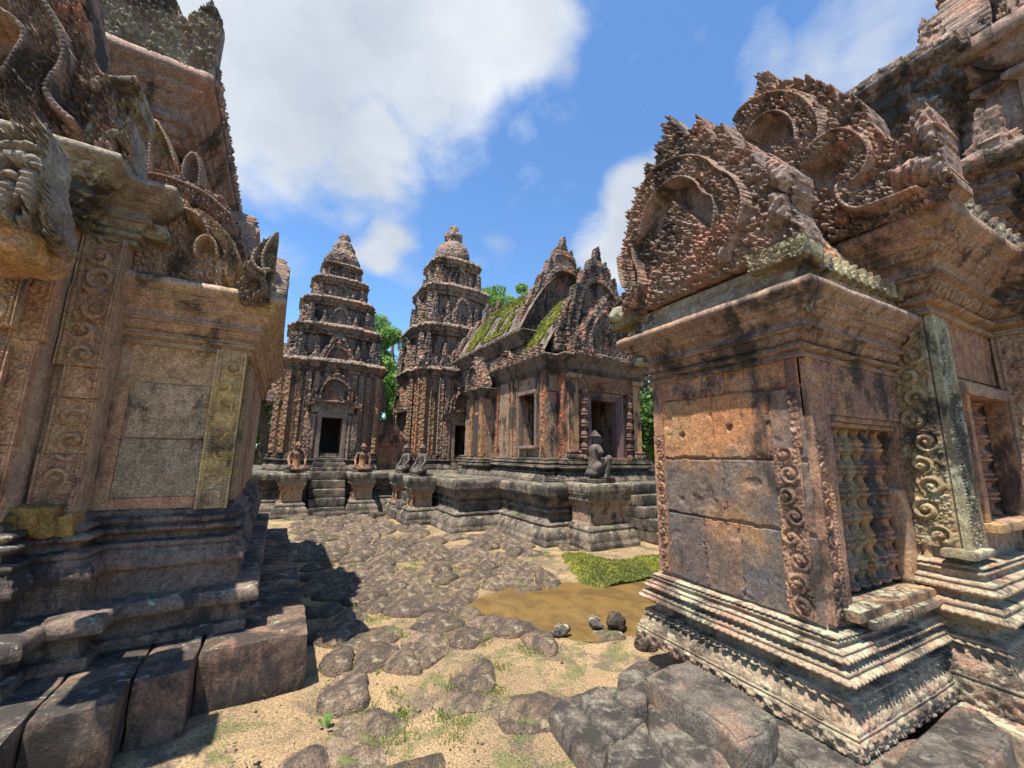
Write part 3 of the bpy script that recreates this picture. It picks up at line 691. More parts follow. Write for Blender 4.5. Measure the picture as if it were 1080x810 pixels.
    for i, (t, o) in enumerate(((.05, .022), (.035, .008), (.03, -.01))):
        e = sum((.05, .035, .03)[:i]); a0, a1, b1 = wx0-.075+e, wx1+.075-e, wz1+.075-e
        yy = 1.27-o; dd = .10
        wf.box((a0+t/2, yy+dd/2, (wz0+b1)/2), (t, dd, b1-wz0), res=.04, rnd=.006, nz=.003, tint=(.95, .83, .76)); wf.box((a1-t/2, yy+dd/2, (wz0+b1)/2), (t, dd, b1-wz0), res=.04, rnd=.006, nz=.003, tint=(.95, .83, .76))
        wf.box(((a0+a1)/2, yy+dd/2+.001*i, b1-t/2), (a1-a0-.002*i, dd, t), res=.04, rnd=.006, nz=.003, tint=(.9, .8, .74))
    w_ = wf.build('window', S_red, B)
    for i in range(6):
        b = MB(); x = wx0+.085+i*.135; tt = [(1.2, .85, .7), (.8, .8, .82), (.75, .85, .75), (1.0, .9, .65), (.7, .75, .85), (1.1, .85, .7)][i]
        baluster(b, (x, 1.27+.10), wz0+.02, wz1-.01, .056, 18, 7, tt); b.build('baluster', S_red, w_)
    b = MB(); b.box((3.22, 1.245, .775), (1.12, .15, .06), res=.03, rnd=.01, nz=.006, tint=(1.1, .9, .75)); b.box((3.27, 1.21, .735), (1.05, .14, .045), res=.03, rnd=.01, nz=.006); b.build('window_sill', S_base, w_)
    b = MB(); b.box((3.66, 1.31, 1.10), (.12, .10, .62), res=.03, rnd=.03, nz=.02, tint=(1.2, 1.0, .86)); b.box((3.80, 1.22, .93), (.16, .06, .38), res=.03, rnd=.03, nz=.015, tint=(1.2, 1.15, .95)); b.build('broken_jamb', S_wall, B)
    # cornice
    mb = MB(); sweep(mb, porch, corn_prof(2.19, .41, .215), du=.0085, amp=.018, wr=.009, skip=(1,), seed=2); mb.build('cornice', S_red, B)
    mb = MB(); sweep(mb, [(2.45, 1.17), (3.9, 1.17), (3.9, 2.48), (2.45, 2.48)], [(0, 2.6), (0, 2.72, 'leafy'), (.02, 2.73), (.02, 2.78)], du=.01, amp=.018, wr=.006, skip=(1,)); mb.build('frieze', S_cap, B)
    # lichened corner block and end block that carry the gable
    mb = MB()
    for yy in (1.24, 2.55):
        panel(mb, (2.36, yy, 2.73), (0, -1, 0), (-1, 0, 0), .32, .12, .007, 'lumps', .03, 3, 0, (1.1, 1.15, .9), back=.10)
        mb.box((2.47, yy, 2.79), (.22, .32, .12), res=.02, rnd=.02, nz=.012, tint=(1.1, 1.15, .9))
    for i in range(11):
        antefix(mb, (2.62+i*.105, 1.13, 2.72), (1, 0, 0), (0, -1, 0), .095, .13, .009, .03, i, .02, (1.2, 1.25, 1.0))
    mb.build('eave_ornament', S_cap, B)
    mb = MB(); roof(mb, 2.5, 4.0, 1.17, 2.48, 2.72, .98, 'x', seed=3, wav=.006); mb.build('roof', S_far, B)
    # --- gable 1 traced on its own plane x = 2.42
    def trace(pts, X, axis=0, fr=FR):
        r = []
        for p in pts:
            q = fr.hit(p[0], p[1], axis, X); r.append((q[1] if axis == 0 else q[0], q[2]))
        return r
    def traced_gable(X, th, outl, openings, bands, rims, tym, smooths, res, ls, name, yflip=True, axis=0, fr=FR, mat=S_crest, depth=.08, O_=(0, 0), par=B, nrm=(-1, 0, 0), tintf=None):
        ol = trace(outl, X, axis, fr); a = np.array(ol); lo, hi = a.min(0)-.03, a.max(0)+.05
        op = [trace(p, X, axis, fr) for p in openings]; bd = [(smooth(trace(p, X, axis, fr), 2), w) for p, w in bands]; rm = [(smooth(trace(p, X, axis, fr), 2), w) for p, w in rims]
        ty = [trace(p, X, axis, fr) for p in tym]; sm = [trace(p, X, axis, fr) for p in smooths]
        mid = (lo[0]+hi[0])/2; w = hi[0]-lo[0]; hgt = hi[1]-lo[1]
        def hf(s, t):
            Y = mid-s if axis == 0 else mid+s; Z = t+lo[1]; wob = fbm(P3(Y, Z), .06, 2, 5)*.012
            v = curls(Y, Z, ls*1.9, 3)*1.05
            big = fbm(P3(Y, Z), .3, 2, 17)*.35; v = v+big
            for p in op: 
                d, _ = sdpoly(Y, Z, p+[p[0]]); v = np.where(inpoly(Y, Z, p), -.45, v)
            for p in ty: v = np.where(inpoly(Y+wob, Z+wob, p), .25+1.0*curls(Y, Z, ls*1.6, 9), v)
            for p, wd in bd:
                d, L_ = sdpoly(Y, Z, p); k = d/wd; v = np.where(k < 1, .70+.25*np.sqrt(np.clip(1-k*k, 0, 1))+.85*lumps(Y, Z, ls*.72, 4)*(k < .86), v)
            for p, wd in rm:
                d, L_ = sdpoly(Y, Z, p); k = d/wd; v = np.where(k < 1, 1.15+.35*np.sqrt(np.clip(1-k*k, 0, 1))+.12*beads(L_, .03), v)
            for p in sm: 
                d, _ = sdpoly(Y, Z, p+[p[0]]); v = np.where(inpoly(Y, Z, p), .85+np.clip(d*12, 0, .6)+.16*np.cos((Y*.8+Z*.45)*170)*(d > .008)+.3*fbm(P3(Y, Z), .05, 3, 4), v)
            return np.where(inpoly(Y+wob, Z+wob, ol), v, np.nan)
        mb = MB(); O = (X, mid, lo[1]) if axis == 0 else (mid, X, lo[1]); Ux = (0, -1, 0) if axis == 0 else (1, 0, 0)
        relief(mb, O, Ux, (0, 0, 1), nrm, w, hgt, res, hf, depth, 1.0, th, wr=.003, closeback=True); 
        return mb.build(name, mat, par)
    g1o = [(657, 343), (645, 336), (641, 325), (652, 322), (664, 310), (661, 282), (664, 268), (662, 255), (668, 240), (667, 226), (674, 214), (672, 199), (684, 193), (683, 172), (695, 176), (697, 160), (703, 150), (704, 132), (708, 122), (716, 131), (728, 146), (733, 140), (737, 131), (741, 123), (747, 132), (757, 146), (760, 138), (765, 131), (772, 142), (782, 158), (790, 150), (797, 160), (806, 178), (812, 176), (812, 162), (826, 170), (842, 181), (843, 200), (838, 216), (846, 232), (856, 250), (838, 262), (800, 280), (766, 291), (705, 318)]
    traced_gable(2.42, .17, g1o,
        [[(688, 252), (690, 238), (694, 223), (702, 210), (712, 199), (728, 192), (745, 197), (752, 212), (757, 209), (765, 218), (763, 240), (752, 262), (700, 262)]],
        [([(676, 258), (682, 232), (692, 208), (708, 190), (732, 181), (755, 185), (766, 199), (779, 209), (781, 226), (776, 248), (768, 268)], .075), ([(668, 268), (672, 290), (676, 312), (668, 328)], .045)],
        [([(671, 260), (678, 232), (688, 202), (704, 180), (735, 169), (757, 172), (769, 185), (784, 190), (795, 206), (796, 226), (790, 244)], .010), ([(686, 252), (691, 228), (704, 205), (727, 190), (747, 196), (754, 210), (765, 213), (768, 230), (763, 252)], .009), ([(678, 262), (679, 276), (686, 291), (685, 310), (677, 326)], .009), ([(662, 262), (664, 290), (669, 306)], .009)],
        [[(717, 214), (727, 222), (742, 234), (754, 244), (762, 262), (764, 284), (730, 300), (697, 318), (692, 300), (700, 275), (697, 258), (704, 245), (709, 231)]],
        [[(815, 168), (838, 180), (840, 195), (834, 206), (818, 200)], [(822, 206), (834, 208), (838, 226), (848, 240), (832, 236), (814, 244), (818, 226)], [(764, 262), (776, 258), (778, 276), (766, 284)]],
        .0062, .046, 'gable', depth=.09)
    # naga head at the gable's outer end
    mb = MB(); p = FR.hit(652, 333, 0, 2.36); mb.box(p, (.14, .16, .12), res=.014, rnd=.05, nz=.025, tint=(1.2, 1.25, 1.15)); mb.build('serpent_head', S_cap, B)
    mb = MB(); p = FR.hit(676, 382, 0, 2.46); mb.box(p, (.12, .10, .08), res=.012, rnd=.03, nz=.03, tint=(1.4, 1.4, 1.2)); mb.build('lion_mask', S_cap, B)
    # --- rear body
    body = [(3.75, 1.05), (4.95, 1.05), (4.95, .72), (7.6, .72), (7.6, 2.95), (4.95, 2.95), (4.95, 2.62), (3.75, 2.62)]
    mb = MB(); sweep(mb, body, [(.30, .0), (.30, .2), (.22, .21)]+base_prof(.22, .79, .20, 'flower', 'leafy'), du=.0105, amp=.026, wr=.009, skip=(3, 4, 5), seed=4); mb.build('body_base', S_base, B)
    bx0, bx1, bz0, bz1 = 4.12, 4.92, 1.20, 2.07
    bn = [(3.75, 1.05), (bx0, 1.05), (bx0, 1.27), (bx1, 1.27), (bx1, 1.05), (4.95, 1.05), (4.95, .72), (7.6, .72), (7.6, 2.95), (4.95, 2.95), (4.95, 2.62), (3.75, 2.62)]
    mb = MB(); sweep(mb, body, flat(1.005, bz0), du=.04, wr=.004); sweep(mb, bn, flat(bz0, bz1), du=.04, wr=.004, cap=False); sweep(mb, body, flat(bz1, 2.62), du=.04, wr=.004); mb.build('body_wall', S_wall, B)
    mb = MB()
    mb.box((3.80, 1.05, 1.03), (.36, .16, .05), res=.02, rnd=.01, nz=.006, tint=(1.1, 1.15, 1.0))
    panel(mb, (3.725, 1.165, 1.05), (0, -1, 0), (-1, 0, 0), .215, 1.55, .0065, 'scroll', .035, 12, .0, (1.15, .95, .70), period=.15)
    panel(mb, (3.865, 1.028, 1.05), (1, 0, 0), (0, -1, 0), .27, 1.55, .0065, 'leafy', .022, 12, .07, (1.15, 1.2, 1.0), period=.022)
    mb.build('corner_pilaster', S_cap, B)
    mb = MB(); panel(mb, (4.5, 1.035, 2.2), (1, 0, 0), (0, -1, 0), .98, .4, .009, 'drops', .02, 2, 0, (.95, .8, .7)); mb.build('lintel_carving', S_red, B)
    mb = MB(); panel(mb, (5.25, .705, 1.02), (1, 0, 0), (0, -1, 0), .42, 1.58, .010, 'scroll', .03, 31, .05, (1.05, .95, .85), period=.3); panel(mb, (4.935, .885, 1.02), (0, -1, 0), (-1, 0, 0), .26, 1.58, .009, 'leafy', .03, 33, .04, (1.05, .95, .85)); mb.build('corner_carving', S_wall, B)
    wf = MB()
    for a in (bx0-.02, bx1+.005): wf.box((a, 1.06, (bz0+bz1)/2), (.08, .12, bz1-bz0), res=.04, rnd=.01, nz=.004, tint=(1.15, .9, .75))
    wf.box(((bx0+bx1)/2, 1.05, bz1+.04), (.98, .14, .09), res=.04, rnd=.012, nz=.004); wf.box(((bx0+bx1)/2, 1.03, bz0-.03), (1.0, .18, .06), res=.03, rnd=.012, nz=.006, tint=(1.2, 1.1, .85))
    w2 = wf.build('window', S_red, B)
    for x in (4.24, 4.48, 4.72): b = MB(); baluster(b, (x, 1.17), bz0, bz1, .085, 18, 6, (.95, .75, .68)); b.build('baluster', S_red, w2)
    mb = MB(); sweep(mb, body, corn_prof(2.60, .64, .30), du=.012, amp=.026, wr=.011, skip=(4,), seed=6); mb.build('body_cornice', S_red, B)
    mb = MB(); roof(mb, 3.6, 5.2, .80, 2.86, 3.22, 1.35, 'x', seed=8); mb.build('body_roof', S_dark, B)
    mb = MB()
    for i in range(9): antefix(mb, (3.62+i*.16, .79, 3.23), (1, 0, 0), (0, -1, 0), .15, .2, .012, .05, i, .026)
    mb.build('eave_ornament', S_cap, B)
    g2o = [(775, 190), (772, 160), (782, 146), (786, 128), (793, 122), (795, 108), (801, 98), (802, 84), (808, 78), (818, 79), (826, 92), (833, 90), (841, 84), (850, 88), (857, 82), (866, 88), (874, 90), (886, 95), (890, 110), (897, 101), (908, 106), (920, 116), (926, 132), (934, 142), (942, 150), (950, 146), (958, 134), (968, 122), (981, 112), (987, 118), (995, 133), (1000, 160), (1006, 180), (1014, 194), (1002, 212), (996, 216), (950, 232), (892, 250), (860, 262), (800, 275), (775, 240)]
    traced_gable(3.45, .22, g2o,
        [[(798, 152), (803, 139), (812, 130), (832, 124), (845, 132), (848, 140), (842, 156), (820, 164)], [(862, 180), (872, 172), (886, 170), (896, 176), (898, 186), (890, 198), (866, 200)]],
        [([(786, 150), (796, 130), (809, 119), (830, 112), (850, 114), (860, 124), (868, 138), (866, 156), (856, 164)], .085), ([(862, 172), (876, 160), (892, 150), (908, 150), (920, 160), (922, 176), (912, 190), (900, 198), (902, 212), (914, 220), (940, 214)], .075)],
        [([(780, 146), (790, 124), (804, 113), (830, 104), (853, 107), (866, 118), (876, 132), (877, 152), (868, 162)], .012), ([(800, 150), (806, 137), (818, 128), (832, 124), (845, 130), (851, 142), (852, 156)], .013), ([(862, 166), (878, 152), (900, 143), (918, 150), (930, 166), (925, 186), (911, 200)], .012), ([(894, 204), (896, 218), (912, 229), (940, 220), (978, 206)], .012)],
        [[(815, 160), (850, 150), (858, 175), (856, 200), (880, 215), (870, 230), (838, 232), (826, 190)]],
        [[(968, 160), (966, 140), (976, 124), (984, 122), (990, 140), (992, 160), (978, 164)], [(940, 186), (956, 182), (970, 172), (998, 168), (1004, 186), (980, 198), (950, 206)], [(958, 150), (963, 160), (956, 168), (950, 160)]],
        .0085, .06, 'large_gable', depth=.12)
    # --- tower over the sanctuary, behind
    cx, cy = 6.1, 1.83
    def lev(hw, z0, z1, hc, out, seed, name, mat=S_tower):
        pl_ = redent(cx, cy, hw, .10, .08); t = MB(); sweep(t, pl_, [(.06, z0), (.06, z0+.08), (.02, z0+.09), (.02, z0+.16), (0, z0+.17), (0, z1)], du=.03, wr=.010, seed=seed, cap=False)
        pr = [(0, z1), (.12, .0), (.12, .05), (.08, .06), (.08, .12), (.25, .13), (.25, .20), (.18, .21), (.18, .30), (.40, .32), (.40, .37), (.34, .38), (.40, .50), (.62, .53), (.62, .60), (.56, .61), (.56, .70), (.85, .72), (.85, .78), (1, .79), (1.03, .97), (.95, 1.0), (-.1, 1.0)]
        sweep(t, pl_, [pr[0]]+[(a*out, z1+hc*b) for a, b in pr[1:]], du=.03, wr=.016, seed=seed+3)
        t.build(name, mat, B)
    lev(1.05, 3.2, 3.62, .60, .26, 1, 'tower_body'); lev(.76, 4.2, 4.95, .80, .24, 5, 'tower_tier'); lev(.40, 5.72, 5.95, .2, .10, 9, 'tower_tier')
    t = MB()
    for (hw_, za, zb_) in ((.62, 5.7, 6.5), (.50, 6.7, 7.3)):
        pl_ = redent(6.5, .36, hw_, .10, .08); sweep(t, pl_, [(0, za), (0, zb_), (.06, zb_+.02), (.06, zb_+.06), (.03, zb_+.07), (.12, zb_+.14, 'petal'), (.12, zb_+.17), (.18, zb_+.18), (.18, zb_+.26), (-.05, zb_+.27)], du=.03, amp=.03, wr=.014)
    lev2 = redent(6.5, .36, .80, .10, .08)
    for za, zb_ in ((3.2, 3.75), (4.25, 5.2)): sweep(t, lev2, [(.04, za), (.04, za+.12), (0, za+.14), (0, zb_), (.08, zb_+.03), (.08, zb_+.10), (.04, zb_+.12), (.20, zb_+.26, 'petal'), (.20, zb_+.31), (.30, zb_+.34), (.31, zb_+.48), (.05, zb_+.52)], du=.03, amp=.03, wr=.014)
    for yy in (-.2, .36, .9): antefix(t, (5.52, yy, 4.26), (0, -1, 0), (-1, 0, 0), .34, .62, .018, .12, int(yy*10)+9, .045)
    gable_mesh(t, (5.86, .36, 5.9), (0, -1, 0), (-1, 0, 0), .8, .95, .016, .15, 25, .045); gable_mesh(t, (5.96, .36, 6.9), (0, -1, 0), (-1, 0, 0), .7, .8, .016, .15, 26, .045)
    t.build('tower_tier', S_crest, B)
    t = MB(); t.lathe((cx, cy, 0), [(.3, 6.13), (.34, 6.2), (.26, 6.3), (.12, 6.36), (.14, 6.42), (.0, 6.5)], 20, wear=.02); t.build('finial', S_dark, B)
    ant = MB()
    for z, hw, s_ in ((4.22, 1.0, .5), (5.74, .72, .45)):
        for k in (-.98, -.45, .45, .98):
            antefix(ant, (cx-hw-.05, cy+k*hw, z), (0, -1, 0), (-1, 0, 0), s_*.55, s_*(1 if z < 5 or k < -.5 else .45), .018, .10, int(z*7+k*5) % 97, .045)
            antefix(ant, (cx+k*hw, cy-hw-.05, z), (1, 0, 0), (0, -1, 0), s_*.55, s_, .018, .10, int(z*7+k*5) % 97, .045)
    gable_mesh(ant, (cx-.98, cy, 4.2), (0, -1, 0), (-1, 0, 0), .8, .8, .018, .12, 5, .045); gable_mesh(ant, (cx, cy-.98, 4.2), (1, 0, 0), (0, -1, 0), .8, .8, .018, .12, 5, .045)
    gable_mesh(ant, (cx-.3, cy-1.0, 5.72), (1, 0, 0), (0, -1, 0), .75, .95, .016, .25, 15, .045)
    ant.build('tower_ornament', S_crest, B)
    return traced_gable
def redent(cx, cy, w, a=.16, b=.12, c0=.42, c1=.7):
    """stepped square plan, half width w"""
    w0, w1, w2 = w, w*(1-a*.55), w*(1-a*.55-b*.6); c0, c1 = w*c0, w*c1
    q = [(w0, c0), (w1, c0), (w1, c1), (w2, c1), (w2, w2), (c1, w2), (c1, w1), (c0, w1), (c0, w0)]
    pts = []
    for k in range(4):
        ca, sa = [(1, 0), (0, 1), (-1, 0), (0, -1)][k]
        pts += [(cx+x*ca-y*sa, cy+x*sa+y*ca) for x, y in q]
    out = []
    for i, p in enumerate(pts):
        if not out or math.hypot(p[0]-out[-1][0], p[1]-out[-1][1]) > 1e-6: out.append(p)
    return out
TG = near_temple()
def near_slabs():
    q8 = lambda pts: [(560+x/4.764, 640+y/4.764) for x, y in pts]
    z8 = lambda pts: [(560+x/2.077, 550+y/2.077) for x, y in pts]
    L_ = [('flat grey slab lying lowest beside the muddy pool, left of the other steps', q8([(95, 510), (140, 462), (250, 425), (265, 480), (330, 560), (440, 638), (408, 690), (378, 725), (365, 795), (230, 695)]), .10, .16),
          ('small wedge-shaped grey slab behind the lowest slab, against the block', q8([(252, 428), (330, 392), (430, 398), (445, 470), (575, 492), (562, 545), (458, 636), (332, 562), (266, 488)]), .15, .20),
          ('upright greenish block jammed behind the long step slab', q8([(440, 330), (560, 248), (650, 300), (590, 345), (578, 470), (520, 488), (430, 452)]), .22, .3),
          ('broad grey slab with a chipped orange edge at the bottom edge of the picture', q8([(565, 550), (592, 620), (620, 700), (740, 790), (830, 900), (420, 900), (375, 790), (400, 695), (462, 640)]), .12, .2),
          ('long dark grey step slab along the west foot of the carved temple', q8([(582, 345), (690, 290), (790, 270), (1080, 430), (1230, 560), (1190, 640), (1040, 700), (960, 600), (850, 530), (760, 485), (640, 395)]), .30, .17),
          ('lower black slab running in front of the long step slab', q8([(590, 480), (660, 500), (820, 590), (960, 680), (1060, 740), (1150, 860), (900, 900), (760, 780), (650, 690), (595, 625)]), .175, .25),
          ('small dark broken slab at the near foot of the carved temple', z8([(455, 487), (512, 458), (560, 480), (620, 520), (650, 600), (520, 600), (480, 545)]), .17, .22),
          ('thick corner slab under the near corner of the carved temple', z8([(480, 380), (560, 400), (700, 490), (860, 470), (800, 560), (660, 640), (600, 540), (520, 470)]), .215, .25),
          ('broad grey slab under the baluster window with a cracked corner', z8([(770, 560), (835, 485), (925, 400), (985, 412), (1048, 468), (1040, 500), (900, 620), (800, 640)]), .24, .28)]
    for i, (lab, pts, zt, th) in enumerate(L_):
        P = np.array([FR.hit(px, py, 2, zt)[:2] for px, py in pts]); ar = sum(P[k][0]*P[(k+1) % len(P)][1]-P[(k+1) % len(P)][0]*P[k][1] for k in range(len(P)))
        if ar < 0: P = P[::-1]
        c = P.mean(0); lo, hi = P.min(0)-.02, P.max(0)+.02; X, Y = np.meshgrid(np.arange(lo[0], hi[0], .012), np.arange(lo[1], hi[1], .012), indexing='ij')
        pl = [tuple(p) for p in P]; d, _ = sdpoly(X, Y, pl+[pl[0]]); ins = inpoly(X, Y, pl); sd = np.where(ins, d, -d)+fbm(P3(X, Y), .07, 3, i)*.002
        tx, ty = (.03, -.02, .05, .0, .02)[i % 5], (.03, -.03, .0)[i % 3]
        ek = np.clip((sd-.014)/.05, 0, 1); Z = zt+.001+ek*(fbm(P3(X, Y), .25, 3, i+4)*.009+fbm(P3(X*.3+Y*.9, X-Y), .03, 2, i)*.004)+0*sd
        G = np.stack([X, Y, Z], -1); m = (sd > .012)
        o_ = np.array([c[0], c[1], 0]); mb = MB().grid(G-o_, 1.0, mask=(m[:-1, :-1] & m[1:, :-1] & m[1:, 1:] & m[:-1, 1:]))
        def hf(s, t): return 0*s
        o = mb.build('stone_slab', S_slab); o.location = o_; tag(o, lab, 'stone slab')
        s2 = MB(); pr = [(.01, zt-th-.12), (.012, zt-th*.6), (.004, zt-.022), (.0, zt-.010), (-.010, zt-.002), (-.04, zt-.0015)]; 
        sw = MB(); sweep(sw, [tuple(p-c) for p in P], pr, du=.015, wr=.004, cap=False, seed=i); e = sw.build('slab_edge', S_slab, None); e.parent = o
    for i, (lab, px, py, d, mt) in enumerate((('dark round boulder between the muddy pool and the carved temple', 682, 684, (.20, .16, .17), S_lat), ('pale rounded rock at the edge of the muddy pool', 590, 667, (.20, .11, .06), S_cap), ('pitted grey rock standing in the muddy pool', 650, 658, (.22, .15, .11), S_lat), ('low half-sunk rock beside the pitted rock in the pool', 628, 657, (.18, .10, .03), S_cap))):
        p = FR.hit(px, py, 2, 0.0); mb = MB(); mb.box((0, 0, 0), d, rot=.4*i, res=.015, rnd=.07, nz=.03, seed=i+3); o = mb.build('rock', mt, smooth=True); o.location = (p[0], p[1], d[2]*.25); tag(o, lab, 'rock')
near_slabs()
# ------------------------------------------------------------------ sculpture: smooth union of tapered limbs
def sculpt(parts, res=.012, k=.02, disp=None):
    """parts: ('c', a, b, ra, rb) tapered limb or ('e', centre, radii); returns vertices and quads of one skin"""
    lo = np.full(3, 9.); hi = -lo
    for p in parts:
        if p[0] == 'c':
            for q, r in ((p[1], p[3]), (p[2], p[4])): lo = np.minimum(lo, np.array(q)-r); hi = np.maximum(hi, np.array(q)+r)
        else: lo = np.minimum(lo, np.array(p[1])-p[2]); hi = np.maximum(hi, np.array(p[1])+p[2])
    lo -= res*3; hi += res*3; n = np.ceil((hi-lo)/res).astype(int)+1
    G = np.stack(np.meshgrid(*[lo[i]+res*np.arange(n[i]) for i in range(3)], indexing='ij'), -1); D = None
    for p in parts:
        if p[0] == 'c':
            a, b = np.array(p[1]), np.array(p[2]); e = b-a; t = np.clip(((G-a)@e)/(e@e+1e-12), 0, 1); d = np.linalg.norm(G-a-t[..., None]*e, axis=-1)-(p[3]+(p[4]-p[3])*t)
        else:
            r = np.array(p[2]); q = (G-np.array(p[1]))/r; L_ = np.linalg.norm(q, axis=-1); d = (L_-1)*r.min()*.8+(L_-1)*(r.mean()-r.min())*.2
        if D is None: D = d
        else: h = np.clip(.5+.5*(D-d)/k, 0, 1); D = D*(1-h)+d*h-k*h*(1-h)
    if disp: D = D+disp(G)
    S = D < 0; acc = np.zeros(tuple(n-1)+(3,)); cnt = np.zeros(tuple(n-1)); sl = [slice(0, -1), slice(1, None)]
    import itertools
    for ax in range(3):
        oth = [i for i in range(3) if i != ax]
        for a, b in itertools.product((0, 1), (0, 1)):
            i0 = [None]*3; i1 = [None]*3; i0[ax] = sl[0]; i1[ax] = sl[1]; i0[oth[0]] = i1[oth[0]] = sl[a]; i0[oth[1]] = i1[oth[1]] = sl[b]
            d0, d1 = D[tuple(i0)], D[tuple(i1)]; c = (d0 < 0) != (d1 < 0); t = np.where(c, d0/np.where(c, d0-d1, 1), 0)
            v = np.zeros(acc.shape); v[..., ax] = t; v[..., oth[0]] = a; v[..., oth[1]] = b; acc += v*c[..., None]; cnt += c
    act = cnt > 0; idx = -np.ones(act.shape, np.int64); idx[act] = np.arange(act.sum())
    base = np.stack(np.meshgrid(*[np.arange(m-1) for m in n], indexing='ij'), -1); V = lo+res*(base[act]+acc[act]/cnt[act][:, None]); Q = []
    for ax in range(3):
        b, c = (ax+1) % 3, (ax+2) % 3; s0 = [slice(1, -1)]*3; s1 = [slice(1, -1)]*3; s0[ax] = slice(0, -1); s1[ax] = slice(1, None)
        A, B_ = S[tuple(s0)], S[tuple(s1)]; e = A != B_; ii = np.argwhere(e); fl = A[e]
        off = np.ones(3, int); off[ax] = 0; ii = ii+off
        def cell(db, dc): q = ii.copy(); q[:, b] += db; q[:, c] += dc; return idx[q[:, 0], q[:, 1], q[:, 2]]
        q = np.stack([cell(-1, -1), cell(0, -1), cell(0, 0), cell(-1, 0)], -1); q[~fl] = q[~fl][:, ::-1]; Q.append(q)
    return V, np.concatenate(Q)
def rotz(V, a, o=(0, 0, 0)):
    c, s = math.cos(a), math.sin(a); R_ = np.array([[c, -s, 0], [s, c, 0], [0, 0, 1]]); return V@R_.T+np.array(o)
